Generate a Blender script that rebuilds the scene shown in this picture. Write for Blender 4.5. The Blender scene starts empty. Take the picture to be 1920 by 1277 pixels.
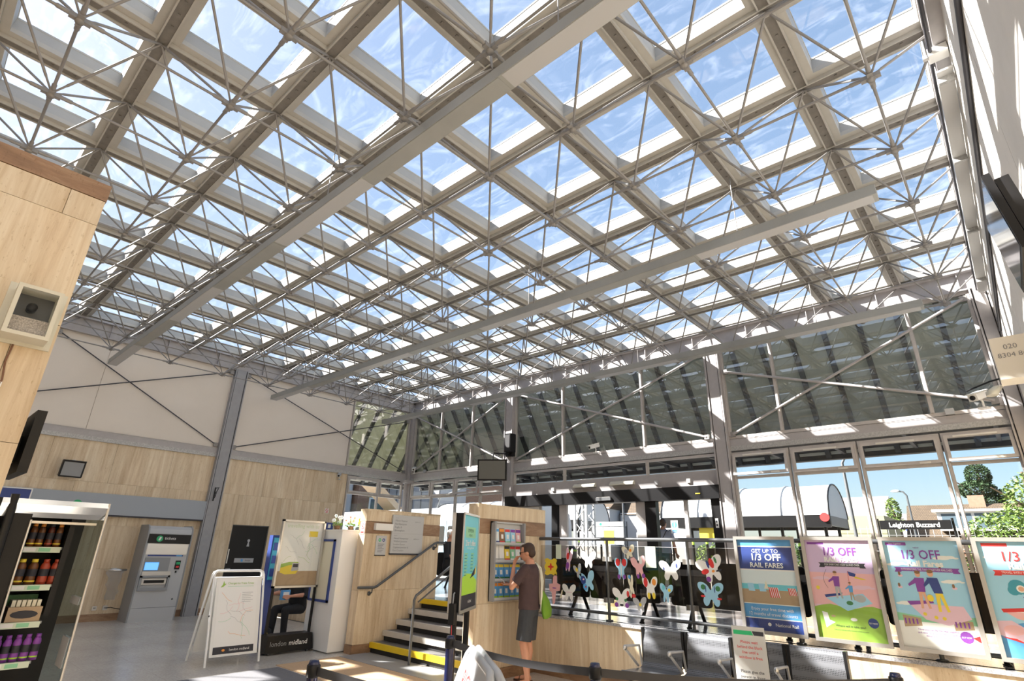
import bpy, bmesh, math, random
from mathutils import Matrix, Vector, Euler
random.seed(7)
R = math.radians
C = bpy.context.scene.collection
S = bpy.context.scene

# ---------------- camera, sky, sun, exposure ----------------
cam_d = bpy.data.cameras.new('camera')
cam = bpy.data.objects.new('camera', cam_d)
C.objects.link(cam)
right = Vector((-0.66679, 0.74484, 0.02473)); down = Vector((-0.28697, -0.22599, -0.93090)); fwd = Vector((-0.68778, -0.62781, 0.36443))
m = Matrix((right, -down, -fwd)).transposed().to_4x4()
m.translation = Vector((11.3017, 14.8374, 1.6064))
cam.matrix_world = m
cam_d.sensor_width = 36.0
cam_d.lens = 36.0 * 1003.035 / 1920.0
cam_d.clip_start = 0.02; cam_d.clip_end = 600
S.camera = cam

SUN_DIR = Vector((0.75, -1.0, 1.0)).normalized()
w = bpy.data.worlds.new('sky_world'); S.world = w; w.use_nodes = True
nt = w.node_tree; nt.nodes.clear()
out = nt.nodes.new('ShaderNodeOutputWorld'); bg = nt.nodes.new('ShaderNodeBackground'); sky = nt.nodes.new('ShaderNodeTexSky')
sky.sky_type = 'NISHITA'; sky.sun_disc = False
sky.sun_elevation = math.asin(SUN_DIR.z)
sky.sun_rotation = math.atan2(SUN_DIR.x, SUN_DIR.y)
sky.air_density = 1.0; sky.dust_density = 1.8; sky.ozone_density = 2.5; sky.altitude = 100
bg.inputs['Strength'].default_value = 0.165
gm = nt.nodes.new('ShaderNodeGamma'); gm.inputs[1].default_value = 0.52
hs = nt.nodes.new('ShaderNodeHueSaturation'); hs.inputs['Saturation'].default_value = 1.6
nt.links.new(sky.outputs[0], gm.inputs[0]); nt.links.new(gm.outputs[0], hs.inputs['Color']); nt.links.new(hs.outputs[0], bg.inputs[0]); nt.links.new(bg.outputs[0], out.inputs[0])
sd = bpy.data.lights.new('sun', 'SUN'); sd.energy = 9.0; sd.angle = R(0.6); sd.color = (1.0, 0.95, 0.88)
so = bpy.data.objects.new('sun', sd); C.objects.link(so)
so.rotation_euler = SUN_DIR.to_track_quat('Z', 'Y').to_euler(); so.location = (6, 6, 20)

S.view_settings.view_transform = 'Standard'; S.view_settings.look = 'None'
S.view_settings.gamma = 1.0; S.view_settings.use_curve_mapping = False
S.view_settings.exposure = 1.52
S.cycles.use_denoising = True
S.cycles.max_bounces = 14; S.cycles.diffuse_bounces = 6; S.cycles.glossy_bounces = 4
S.cycles.transmission_bounces = 8; S.cycles.transparent_max_bounces = 24
S.cycles.sample_clamp_indirect = 8.0
S.cycles.caustics_reflective = False; S.cycles.caustics_refractive = False

# ---------------- materials ----------------
MATS = {}
def _new(name):
    m = bpy.data.materials.new(name); m.use_nodes = True
    nt = m.node_tree; b = nt.nodes['Principled BSDF']
    MATS[name] = m
    return m, nt, b
def mat(name, col, rough=0.5, metal=0.0, var=0.0, scale=8.0, stretch=(1, 1, 1), bump=0.0, spec=0.5, trans=0.0, coords='world', fine=0.0, emit=0.0, coat=0.0):
    m, nt, b = _new(name)
    b.inputs['Roughness'].default_value = rough; b.inputs['Metallic'].default_value = metal
    b.inputs['Specular IOR Level'].default_value = spec
    if coat: b.inputs['Coat Weight'].default_value = coat
    if trans: b.inputs['Transmission Weight'].default_value = trans
    if emit:
        b.inputs['Emission Color'].default_value = (*col, 1); b.inputs['Emission Strength'].default_value = emit
    b.inputs['Base Color'].default_value = (*col, 1)
    if var or bump:
        if coords == 'world':
            g = nt.nodes.new('ShaderNodeNewGeometry'); src = g.outputs['Position']
        else:
            g = nt.nodes.new('ShaderNodeTexCoord'); src = g.outputs['Object']
        mp = nt.nodes.new('ShaderNodeMapping'); mp.inputs['Scale'].default_value = stretch
        nt.links.new(src, mp.inputs[0])
        n = nt.nodes.new('ShaderNodeTexNoise'); n.inputs['Scale'].default_value = scale; n.inputs['Detail'].default_value = 6; n.inputs['Roughness'].default_value = 0.62
        nt.links.new(mp.outputs[0], n.inputs['Vector'])
        if var:
            r = nt.nodes.new('ShaderNodeMapRange'); r.inputs['From Min'].default_value = 0.3; r.inputs['From Max'].default_value = 0.7
            r.inputs['To Min'].default_value = 1 - var; r.inputs['To Max'].default_value = 1 + var
            nt.links.new(n.outputs[0], r.inputs[0])
            mx = nt.nodes.new('ShaderNodeVectorMath'); mx.operation = 'SCALE'; mx.inputs[0].default_value = col
            nt.links.new(r.outputs[0], mx.inputs['Scale']); nt.links.new(mx.outputs[0], b.inputs['Base Color'])
        if bump:
            bp = nt.nodes.new('ShaderNodeBump'); bp.inputs['Strength'].default_value = bump; bp.inputs['Distance'].default_value = 0.01
            nt.links.new(n.outputs[0], bp.inputs['Height']); nt.links.new(bp.outputs[0], b.inputs['Normal'])
    return m
def ramp2(nt, src, stops):
    r = nt.nodes.new('ShaderNodeValToRGB'); nt.links.new(src, r.inputs[0])
    e = r.color_ramp.elements
    while len(e) < len(stops): e.new(0.5)
    for k, (p, c) in enumerate(stops): e[k].position = p; e[k].color = (*c, 1)
    return r.outputs[0]
def travertine(name, c1, c2, c3, rough=0.45, horiz=False):
    m, nt, b = _new(name)
    g = nt.nodes.new('ShaderNodeNewGeometry')
    add = nt.nodes.new('ShaderNodeVectorMath'); add.operation = 'MULTIPLY_ADD'
    comb = nt.nodes.new('ShaderNodeCombineXYZ')
    for k in range(3): nt.links.new(g.outputs['Random Per Island'], comb.inputs[k])
    nt.links.new(comb.outputs[0], add.inputs[0]); add.inputs[1].default_value = (31, 17, 9); nt.links.new(g.outputs['Position'], add.inputs[2])
    def noise(sc, st, det=6, rg=0.6, dist=0.0):
        mp = nt.nodes.new('ShaderNodeMapping'); mp.inputs['Scale'].default_value = st; nt.links.new(add.outputs[0], mp.inputs[0])
        n = nt.nodes.new('ShaderNodeTexNoise'); n.inputs['Scale'].default_value = sc; n.inputs['Detail'].default_value = det; n.inputs['Roughness'].default_value = rg; n.inputs['Distortion'].default_value = dist
        nt.links.new(mp.outputs[0], n.inputs['Vector']); return n.outputs[0]
    st = (0.25, 0.25, 1.0) if horiz else (1.0, 1.0, 0.06)
    a = noise(9.0, st, 8, 0.72, 0.6); d = noise(1.3, (1, 1, 0.5), 4); sp = noise(60, (1, 1, 0.35), 3, 0.7)
    base = ramp2(nt, a, [(0.34, c1), (0.5, c2), (0.66, c3)])
    mx = nt.nodes.new('ShaderNodeMix'); mx.data_type = 'RGBA'; mx.blend_type = 'MULTIPLY'; mx.inputs[0].default_value = 1.0
    k1 = ramp2(nt, d, [(0.3, (0.84, 0.82, 0.79)), (0.7, (1.06, 1.05, 1.04))])
    nt.links.new(base, mx.inputs[6]); nt.links.new(k1, mx.inputs[7])
    mx2 = nt.nodes.new('ShaderNodeMix'); mx2.data_type = 'RGBA'; mx2.blend_type = 'MULTIPLY'; mx2.inputs[0].default_value = 1.0
    k2 = ramp2(nt, sp, [(0.30, (0.80, 0.75, 0.68)), (0.40, (1, 1, 1))])
    nt.links.new(mx.outputs[2], mx2.inputs[6]); nt.links.new(k2, mx2.inputs[7])
    nt.links.new(mx2.outputs[2], b.inputs['Base Color'])
    b.inputs['Roughness'].default_value = rough
    bp = nt.nodes.new('ShaderNodeBump'); bp.inputs['Strength'].default_value = 0.15; bp.inputs['Distance'].default_value = 0.004
    nt.links.new(sp, bp.inputs['Height']); nt.links.new(bp.outputs[0], b.inputs['Normal'])
    return m
def glass(name, tint=(0.95, 0.97, 0.96), gloss=0.06, haze=0.0, hcol=(1, 1, 1), streak=0.0, rough=0.02, fres=1.45):
    m = bpy.data.materials.new(name); m.use_nodes = True; MATS[name] = m
    nt = m.node_tree; nt.nodes.clear()
    o = nt.nodes.new('ShaderNodeOutputMaterial'); tr = nt.nodes.new('ShaderNodeBsdfTransparent'); tr.inputs[0].default_value = (*tint, 1)
    gl = nt.nodes.new('ShaderNodeBsdfGlossy'); gl.inputs['Roughness'].default_value = rough
    fr = nt.nodes.new('ShaderNodeLayerWeight'); fr.inputs[0].default_value = 0.5
    pw = nt.nodes.new('ShaderNodeMath'); pw.operation = 'POWER'; pw.inputs[1].default_value = 4.0; nt.links.new(fr.outputs['Facing'], pw.inputs[0])
    mth = nt.nodes.new('ShaderNodeMath'); mth.operation = 'MULTIPLY_ADD'; mth.inputs[1].default_value = 0.85; mth.inputs[2].default_value = gloss; mth.use_clamp = True
    nt.links.new(pw.outputs[0], mth.inputs[0])
    mx = nt.nodes.new('ShaderNodeMixShader'); nt.links.new(mth.outputs[0], mx.inputs[0]); nt.links.new(tr.outputs[0], mx.inputs[1]); nt.links.new(gl.outputs[0], mx.inputs[2])
    last = mx.outputs[0]
    if haze or streak:
        df = nt.nodes.new('ShaderNodeBsdfTranslucent'); df.inputs[0].default_value = (*hcol, 1)
        m2 = nt.nodes.new('ShaderNodeMixShader'); nt.links.new(last, m2.inputs[1]); nt.links.new(df.outputs[0], m2.inputs[2])
        m2.inputs[0].default_value = haze
        if streak:
            g = nt.nodes.new('ShaderNodeNewGeometry')
            wv = nt.nodes.new('ShaderNodeTexNoise'); wv.inputs['Scale'].default_value = 2.2; wv.inputs['Detail'].default_value = 9; wv.inputs['Roughness'].default_value = 0.6; wv.inputs['Distortion'].default_value = 3.2
            mp = nt.nodes.new('ShaderNodeMapping'); mp.inputs['Scale'].default_value = (1.0, 0.45, 1); mp.inputs['Rotation'].default_value = (0, 0, 0.5)
            nt.links.new(g.outputs['Position'], mp.inputs[0]); nt.links.new(mp.outputs[0], wv.inputs['Vector'])
            rr = nt.nodes.new('ShaderNodeMapRange'); rr.inputs['From Min'].default_value = 0.50; rr.inputs['From Max'].default_value = 0.72
            rr.inputs['To Min'].default_value = haze; rr.inputs['To Max'].default_value = haze + streak
            nt.links.new(wv.outputs[0], rr.inputs[0]); nt.links.new(rr.outputs[0], m2.inputs[0])
        last = m2.outputs[0]
    nt.links.new(last, o.inputs[0])
    return m

travertine('travertine', (0.56, 0.42, 0.27), (0.70, 0.575, 0.405), (0.80, 0.70, 0.54))
travertine('travertine_brown', (0.22, 0.13, 0.075), (0.30, 0.18, 0.105), (0.40, 0.27, 0.17), horiz=True)
mat('cream_panel', (0.74, 0.68, 0.61), 0.42, var=0.03, scale=1.0)
mat('render_white', (0.82, 0.79, 0.74), 0.6, var=0.06, scale=2)
mat('steel_paint', (0.42, 0.40, 0.40), 0.5, var=0.06, scale=9, bump=0.03)
mat('grey_fascia', (0.34, 0.38, 0.43), 0.4)
mat('steel_blue', (0.33, 0.335, 0.355), 0.5, var=0.06, scale=9)
mat('galvanised', (0.46, 0.46, 0.45), 0.55, 0.25, var=0.28, scale=45)
mat('beam_beige', (0.50, 0.485, 0.445), 0.6, var=0.05, scale=6)
mat('beam_channel', (0.20, 0.185, 0.165), 0.6, var=0.12, scale=12)
mat('upstand_white', (0.44, 0.44, 0.425), 0.55, var=0.04, scale=5)
mat('rod_grey', (0.29, 0.28, 0.27), 0.45, 0.2)
mat('steel_white', (0.62, 0.62, 0.61), 0.35, 0.2)
mat('rod_dark', (0.05, 0.05, 0.06), 0.5)
mat('trough', (0.36, 0.37, 0.355), 0.45, 0.1, var=0.15, scale=0.9)
mat('out_white', (0.40, 0.40, 0.41), 0.6)
mat('window_frame', (0.50, 0.47, 0.45), 0.5, var=0.06, scale=8)
def skirt_mat():
    m = mat('skirt_panel', (0.70, 0.73, 0.70), 0.6, var=0.12, scale=2.5); nt = m.node_tree; b = nt.nodes['Principled BSDF']
    o = [n for n in nt.nodes if n.type == 'OUTPUT_MATERIAL'][0]; t_ = nt.nodes.new('ShaderNodeBsdfTranslucent'); t_.inputs[0].default_value = (0.72, 0.70, 0.54, 1)
    mx = nt.nodes.new('ShaderNodeMixShader'); mx.inputs[0].default_value = 0.20
    nt.links.new(b.outputs[0], mx.inputs[1]); nt.links.new(t_.outputs[0], mx.inputs[2]); nt.links.new(mx.outputs[0], o.inputs[0])
skirt_mat()
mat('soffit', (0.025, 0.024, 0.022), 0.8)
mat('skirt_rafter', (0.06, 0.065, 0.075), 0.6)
mat('black', (0.009, 0.009, 0.010), 0.38, spec=0.3)
mat('black_matt', (0.02, 0.02, 0.022), 0.7)
mat('rail_grey', (0.10, 0.105, 0.11), 0.3, 0.3)
mat('silver', (0.62, 0.61, 0.59), 0.32, 0.75)
mat('steel_bright', (0.75, 0.75, 0.74), 0.15, 1.0)
mat('white', (0.82, 0.82, 0.80), 0.4)
mat('white_gloss', (0.85, 0.86, 0.86), 0.15, coat=0.3)
mat('offwhite', (0.72, 0.70, 0.64), 0.5)
mat('grey_lt', (0.50, 0.51, 0.52), 0.4)
mat('grey_md', (0.30, 0.31, 0.32), 0.45)
mat('grey_dk', (0.09, 0.095, 0.10), 0.45)
mat('beige_box', (0.66, 0.64, 0.54), 0.5)
mat('sign_grey', (0.44, 0.46, 0.48), 0.3, coat=0.3)
mat('speckle', (0.45, 0.40, 0.36), 0.9, var=0.6, scale=120)
mat('screen_face', (0.16, 0.16, 0.14), 0.35)
mat('screen_gloss', (0.05, 0.06, 0.08), 0.08, spec=0.9)
mat('navy', (0.010, 0.015, 0.065), 0.25, coat=0.3)
mat('ink', (0.03, 0.03, 0.04), 0.6)
mat('text_grey', (0.22, 0.23, 0.25), 0.6)
for n, c in dict(p_blue=(0.10, 0.36, 0.72), p_navy=(0.03, 0.06, 0.25), p_sky=(0.36, 0.66, 0.86), p_pale=(0.72, 0.82, 0.86), p_sand=(0.45, 0.32, 0.20),
                 p_lilac=(0.66, 0.50, 0.74), p_pink=(0.85, 0.48, 0.50), p_rose=(0.80, 0.55, 0.66), p_green=(0.30, 0.50, 0.07), p_lime=(0.42, 0.72, 0.06), p_dkgreen=(0.05, 0.22, 0.08),
                 p_purple=(0.24, 0.06, 0.36), p_red=(0.68, 0.04, 0.04), p_orange=(0.85, 0.32, 0.05), p_yellow=(0.86, 0.66, 0.06), p_cyan=(0.16, 0.60, 0.72),
                 p_teal=(0.05, 0.33, 0.45), p_white=(0.85, 0.85, 0.83), p_cream=(0.80, 0.76, 0.60), p_grey=(0.45, 0.46, 0.48), p_brown=(0.25, 0.13, 0.06), p_skin=(0.75, 0.42, 0.28),
                 p_emerald=(0.02, 0.42, 0.16), p_black=(0.02, 0.02, 0.025), p_palegreen=(0.66, 0.74, 0.60), p_mint=(0.28, 0.62, 0.38)).items():
    mat(n, c, 0.45)
mat('nosing_yellow', (0.85, 0.60, 0.02), 0.5, var=0.06, scale=6)
mat('nosing_white', (0.60, 0.58, 0.54), 0.5, var=0.06, scale=6)
mat('tread', (0.16, 0.155, 0.15), 0.45, var=0.10, scale=40)
mat('mat_grey', (0.17, 0.17, 0.18), 0.85, var=0.12, scale=60)
mat('mat_tan', (0.58, 0.40, 0.24), 0.8, var=0.10, scale=50)
mat('skin', (0.62, 0.30, 0.19), 0.5, var=0.05, scale=20)
mat('hair_brown', (0.05, 0.025, 0.015), 0.6, var=0.3, scale=90)
mat('hair_grey', (0.60, 0.58, 0.55), 0.7, var=0.2, scale=90)
mat('shirt_brown', (0.075, 0.043, 0.043), 0.85, var=0.12, scale=14, bump=0.3)
mat('shorts_grey', (0.045, 0.048, 0.055), 0.8, var=0.1, scale=14, bump=0.3)
mat('shirt_greyblue', (0.34, 0.38, 0.50), 0.8)
mat('sandal', (0.08, 0.035, 0.02), 0.6)
mat('bag_green', (0.16, 0.32, 0.02), 0.7)
mat('cloth_black', (0.012, 0.012, 0.014), 0.8)
mat('brick_out', (0.26, 0.15, 0.10), 0.8, var=0.15, scale=6)
mat('platform', (0.36, 0.35, 0.33), 0.8, var=0.08, scale=3)
mat('ballast', (0.22, 0.19, 0.16), 0.9, var=0.3, scale=12)
mat('rust', (0.20, 0.10, 0.06), 0.7)
mat('train_white', (0.52, 0.54, 0.56), 0.3)
mat('train_blue', (0.24, 0.33, 0.40), 0.35)
mat('leaf', (0.09, 0.17, 0.035), 0.6, var=0.45, scale=1.4)
mat('leaf_light', (0.15, 0.23, 0.05), 0.6, var=0.35, scale=1.4)
mat('leaf_dark', (0.045, 0.09, 0.035), 0.7, var=0.4, scale=1.5)
mat('bark', (0.14, 0.09, 0.06), 0.9)
mat('shelter_white', (0.80, 0.80, 0.80), 0.4)
mat('render_yellow', (0.33, 0.31, 0.19), 0.8)
glass('pane_roof', (0.97, 0.98, 1.0), 0.05, haze=0.03, streak=0.07, hcol=(0.95, 0.97, 1.0))
glass('pane_clear', (0.96, 0.98, 0.98), 0.05)
glass('pane_upper', (0.88, 0.93, 0.93), 0.30, haze=0.05, hcol=(0.9, 0.95, 0.9))
glass('pane_screen', (0.70, 0.66, 0.61), 0.07)
glass('pane_fridge', (0.62, 0.72, 0.70), 0.12)
glass('film', (0.93, 0.94, 0.95), 0.12, haze=0.6)

def floor_mat():
    m, nt, b = _new('terrazzo')
    g = nt.nodes.new('ShaderNodeNewGeometry')
    v = nt.nodes.new('ShaderNodeTexVoronoi'); v.inputs['Scale'].default_value = 55; nt.links.new(g.outputs['Position'], v.inputs['Vector'])
    n = nt.nodes.new('ShaderNodeTexNoise'); n.inputs['Scale'].default_value = 1.2; n.inputs['Detail'].default_value = 5; nt.links.new(g.outputs['Position'], n.inputs['Vector'])
    c = ramp2(nt, v.outputs['Color'], [(0.0, (0.56, 0.52, 0.47)), (0.5, (0.64, 0.60, 0.54)), (1.0, (0.72, 0.68, 0.62))])
    k = ramp2(nt, n.outputs[0], [(0.3, (0.88, 0.88, 0.88)), (0.7, (1.05, 1.05, 1.05))])
    br = nt.nodes.new('ShaderNodeTexBrick'); br.offset = 0.0; br.inputs['Scale'].default_value = 1.0
    br.inputs['Brick Width'].default_value = 0.6; br.inputs['Row Height'].default_value = 0.6; br.inputs['Mortar Size'].default_value = 0.003
    br.inputs['Color1'].default_value = (1, 1, 1, 1); br.inputs['Color2'].default_value = (0.985, 0.985, 0.985, 1); br.inputs['Mortar'].default_value = (0.82, 0.80, 0.78, 1)
    nt.links.new(g.outputs['Position'], br.inputs['Vector'])
    a = nt.nodes.new('ShaderNodeMix'); a.data_type = 'RGBA'; a.blend_type = 'MULTIPLY'; a.inputs[0].default_value = 1; nt.links.new(c, a.inputs[6]); nt.links.new(k, a.inputs[7])
    a2 = nt.nodes.new('ShaderNodeMix'); a2.data_type = 'RGBA'; a2.blend_type = 'MULTIPLY'; a2.inputs[0].default_value = 1; nt.links.new(a.outputs[2], a2.inputs[6]); nt.links.new(br.outputs[0], a2.inputs[7])
    nt.links.new(a2.outputs[2], b.inputs['Base Color']); b.inputs['Roughness'].default_value = 0.22
    m, nt, b = _new('granite')
    g = nt.nodes.new('ShaderNodeNewGeometry'); v = nt.nodes.new('ShaderNodeTexNoise'); v.inputs['Scale'].default_value = 70; v.inputs['Detail'].default_value = 8; nt.links.new(g.outputs['Position'], v.inputs['Vector'])
    c = ramp2(nt, v.outputs[0], [(0.3, (0.16, 0.16, 0.17)), (0.7, (0.42, 0.42, 0.43))]); nt.links.new(c, b.inputs['Base Color']); b.inputs['Roughness'].default_value = 0.14
    m, nt, b = _new('roof_tiles')
    g = nt.nodes.new('ShaderNodeTexCoord'); br = nt.nodes.new('ShaderNodeTexBrick'); br.inputs['Scale'].default_value = 1.8
    mp = nt.nodes.new('ShaderNodeMapping'); mp.inputs['Rotation'].default_value = (0, R(90), R(90)); nt.links.new(g.outputs['Object'], mp.inputs[0]); nt.links.new(mp.outputs[0], br.inputs['Vector'])
    br.inputs['Brick Width'].default_value = 0.22; br.inputs['Row Height'].default_value = 0.18; br.inputs['Mortar Size'].default_value = 0.02
    br.inputs['Color1'].default_value = (0.115, 0.08, 0.05, 1); br.inputs['Color2'].default_value = (0.09, 0.062, 0.04, 1); br.inputs['Mortar'].default_value = (0.04, 0.03, 0.02, 1)
    nt.links.new(br.outputs[0], b.inputs['Base Color']); b.inputs['Roughness'].default_value = 0.8
    m, nt, b = _new('perforated')   # dark perforated steel of the seats
    g = nt.nodes.new('ShaderNodeTexCoord'); v = nt.nodes.new('ShaderNodeTexVoronoi'); v.inputs['Scale'].default_value = 75; v.inputs['Randomness'].default_value = 0
    nt.links.new(g.outputs['Object'], v.inputs['Vector'])
    c = ramp2(nt, v.outputs['Distance'], [(0.28, (0.03, 0.03, 0.034)), (0.40, (0.20, 0.21, 0.23))]); nt.links.new(c, b.inputs['Base Color'])
    b.inputs['Roughness'].default_value = 0.42; b.inputs['Metallic'].default_value = 0.35
floor_mat()

# ---------------- mesh building ----------------
WM = {}   # world matrices of roots
class MB:
    def __init__(s, M=None):
        s.v = []; s.f = []; s.mi = []; s.mats = []; s.M = M or Matrix(); s.sm = []
    def m(s, name):
        if name not in s.mats: s.mats.append(name)
        return s.mats.index(name)
    def add(s, vs, fs, mt, smooth=False, L=None):
        k = len(s.v); T = s.M @ L if L else s.M
        s.v += [T @ Vector(p) for p in vs]; i = s.m(mt)
        for f in fs: s.f.append([k + a for a in f]); s.mi.append(i); s.sm.append(smooth)
    def box(s, a, b, mt, L=None):
        x0, x1 = sorted((a[0], b[0])); y0, y1 = sorted((a[1], b[1])); z0, z1 = sorted((a[2], b[2]))
        s.add([(x0, y0, z0), (x1, y0, z0), (x1, y1, z0), (x0, y1, z0), (x0, y0, z1), (x1, y0, z1), (x1, y1, z1), (x0, y1, z1)],
              [(0, 3, 2, 1), (4, 5, 6, 7), (0, 1, 5, 4), (1, 2, 6, 5), (2, 3, 7, 6), (3, 0, 4, 7)], mt, False, L)
    def rbox(s, a, b, mt, r=0.01, L=None, seg=3):    # box with rounded corners in its u,v plane, depth along w
        x0, x1 = sorted((a[0], b[0])); y0, y1 = sorted((a[1], b[1])); z0, z1 = sorted((a[2], b[2]))
        pts = []
        for cx, cy, a0 in ((x1 - r, y1 - r, 0), (x0 + r, y1 - r, 90), (x0 + r, y0 + r, 180), (x1 - r, y0 + r, 270)):
            for k in range(seg + 1):
                t = R(a0 + 90 * k / seg); pts.append((cx + r * math.cos(t), cy + r * math.sin(t)))
        s.prism(pts, z0, z1, mt, L)
    def prism(s, pts, z0, z1, mt, L=None, smooth=False):
        n = len(pts); vs = [(p[0], p[1], z0) for p in pts] + [(p[0], p[1], z1) for p in pts]
        ar = sum(pts[i][0] * pts[(i + 1) % n][1] - pts[(i + 1) % n][0] * pts[i][1] for i in range(n))
        if ar < 0: vs = [(p[0], p[1], z0) for p in pts[::-1]] + [(p[0], p[1], z1) for p in pts[::-1]]
        s.add(vs, [tuple(range(n))[::-1], tuple(range(n, 2 * n))], mt, False, L)
        s.add(vs, [(i, (i + 1) % n, n + (i + 1) % n, n + i) for i in range(n)], mt, smooth, L)
    def poly(s, pts, mt, L=None): s.add(pts, [tuple(range(len(pts)))], mt, False, L)
    def tube(s, path, r, mt, n=8, L=None, cap=True, flat=1.0):
        path = [Vector(p) for p in path]; rs = r if isinstance(r, (list, tuple)) else [r] * len(path)
        vs = []; up = None
        for i, p in enumerate(path):
            d = (path[min(i + 1, len(path) - 1)] - path[max(i - 1, 0)])
            if d.length < 1e-9: d = Vector((0, 0, 1))
            d.normalize()
            if up is None:
                up = Vector((0, 0, 1)) if abs(d.z) < 0.9 else Vector((1, 0, 0))
            a = d.cross(up)
            if a.length < 1e-6: a = d.cross(Vector((0.3, 1, 0.2)))
            a.normalize(); b = a.cross(d).normalized(); up = b
            for k in range(n):
                t = 2 * math.pi * k / n; vs.append(p + (a * math.cos(t) + b * math.sin(t) * flat) * rs[i])
        fs = [(i * n + k, i * n + (k + 1) % n, (i + 1) * n + (k + 1) % n, (i + 1) * n + k) for i in range(len(path) - 1) for k in range(n)]
        s.add(vs, fs, mt, True, L)
        if cap: s.add(vs[:n], [tuple(range(n))[::-1]], mt, False, L); s.add(vs[-n:], [tuple(range(n))], mt, False, L)
    def lathe(s, prof, mt, n=16, L=None, smooth=True):
        vs = []; fs = []; m_ = len(prof)
        for k in range(n):
            t = 2 * math.pi * k / n
            vs += [(r * math.cos(t), r * math.sin(t), z) for r, z in prof]
        for k in range(n):
            for i in range(m_ - 1):
                fs.append((k * m_ + i, ((k + 1) % n) * m_ + i, ((k + 1) % n) * m_ + i + 1, k * m_ + i + 1))
        s.add(vs, fs, mt, smooth, L)
    def loft(s, rings, mt, n=16, L=None):   # rings: (centre, rx, ry, yaw) horizontal ellipses, or (centre, a-vector, b-vector)
        vs = []
        for rg in rings:
            c = Vector(rg[0])
            if isinstance(rg[1], (int, float)):
                y = rg[3] if len(rg) > 3 else 0; a = Vector((math.cos(y), math.sin(y), 0)) * rg[1]; b = Vector((-math.sin(y), math.cos(y), 0)) * rg[2]
            else: a = Vector(rg[1]); b = Vector(rg[2])
            for k in range(n):
                t = 2 * math.pi * k / n; vs.append(c + a * math.cos(t) + b * math.sin(t))
        fs = [(i * n + k, i * n + (k + 1) % n, (i + 1) * n + (k + 1) % n, (i + 1) * n + k) for i in range(len(rings) - 1) for k in range(n)]
        s.add(vs, fs, mt, True, L)
        s.add(vs[:n], [tuple(range(n))[::-1]], mt, False, L); s.add(vs[-n:], [tuple(range(n))], mt, False, L)
    def ball(s, c, r, mt, n=12, m_=8, L=None):
        r = r if isinstance(r, (tuple, list)) else (r, r, r)
        vs = [(c[0], c[1], c[2] + r[2])]
        for i in range(1, m_):
            t = math.pi * i / m_
            for k in range(n):
                p = 2 * math.pi * k / n; vs.append((c[0] + r[0] * math.sin(t) * math.cos(p), c[1] + r[1] * math.sin(t) * math.sin(p), c[2] + r[2] * math.cos(t)))
        vs.append((c[0], c[1], c[2] - r[2])); fs = [(0, 1 + k, 1 + (k + 1) % n) for k in range(n)]
        for i in range(m_ - 2):
            for k in range(n): fs.append((1 + i * n + k, 1 + (i + 1) * n + k, 1 + (i + 1) * n + (k + 1) % n, 1 + i * n + (k + 1) % n))
        e = len(vs) - 1; b = 1 + (m_ - 2) * n
        fs += [(b + k, e, b + (k + 1) % n) for k in range(n)]
        s.add(vs, fs, mt, True, L)
    def text(s, txt, u, v, size, mt, wd=0.001, align='CENTER', L=None, sx=1.0, bold=0.0, shear=0.0, maxw=None):
        cu = bpy.data.curves.new('t', 'FONT'); cu.body = txt; cu.size = size; cu.align_x = align; cu.resolution_u = 2; cu.offset = bold; cu.shear = shear
        ob = bpy.data.objects.new('t', cu); C.objects.link(ob)
        dg = bpy.context.evaluated_depsgraph_get(); me = bpy.data.meshes.new_from_object(ob.evaluated_get(dg))
        xs = [p.co.x for p in me.vertices]
        if xs and maxw and (max(xs) - min(xs)) * sx > maxw: sx = maxw / (max(xs) - min(xs))
        T = Matrix.Translation((u, v, wd)) @ Matrix.Diagonal((sx, 1, 1, 1))
        if L: T = L @ T
        s.add([p.co.copy() for p in me.vertices], [tuple(p.vertices) for p in me.polygons], mt, False, T)
        bpy.data.objects.remove(ob); bpy.data.curves.remove(cu); bpy.data.meshes.remove(me)
    def build(s, name, parent=None, centre=True, mods=None):
        me = bpy.data.meshes.new(name)
        if parent is not None:
            T = WM[parent.name].inverted(); vs = [T @ p for p in s.v]; loc = None
        elif centre:
            xs = [p.x for p in s.v]; ys = [p.y for p in s.v]; zs = [p.z for p in s.v]
            loc = Vector(((min(xs) + max(xs)) / 2, (min(ys) + max(ys)) / 2, min(zs))); vs = [p - loc for p in s.v]
        else: loc = Vector((0, 0, 0)); vs = s.v
        me.from_pydata([tuple(p) for p in vs], [], s.f)
        for n in s.mats: me.materials.append(MATS[n])
        me.polygons.foreach_set('material_index', s.mi); me.polygons.foreach_set('use_smooth', s.sm)
        me.validate(); me.update()
        o = bpy.data.objects.new(name, me); C.objects.link(o)
        if parent is not None: o.parent = parent; WM[o.name] = WM[parent.name]
        else: o.location = loc; WM[o.name] = Matrix.Translation(loc)
        return o
def FY(x, y, z, yaw=0, tilt=0):   # frame of a board that faces +y: u runs -x, v up, w out
    return Matrix.Translation((x, y, z)) @ Matrix.Rotation(yaw, 4, 'Z') @ Matrix(((-1, 0, 0, 0), (0, 0, 1, 0), (0, 1, 0, 0), (0, 0, 0, 1))) @ Matrix.Rotation(tilt, 4, 'X')
def FX(x, y, z, yaw=0, tilt=0):   # frame of a board that faces +x: u runs +y, v up, w out
    return Matrix.Translation((x, y, z)) @ Matrix.Rotation(yaw, 4, 'Z') @ Matrix(((0, 0, 1, 0), (1, 0, 0, 0), (0, 1, 0, 0), (0, 0, 0, 1))) @ Matrix.Rotation(tilt, 4, 'X')
def tag(o, label=None, cat=None, group=None, kind=None):
    if label: o['label'] = label
    if cat: o['category'] = cat
    if group: o['group'] = group
    if kind: o['kind'] = kind
    return o
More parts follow.
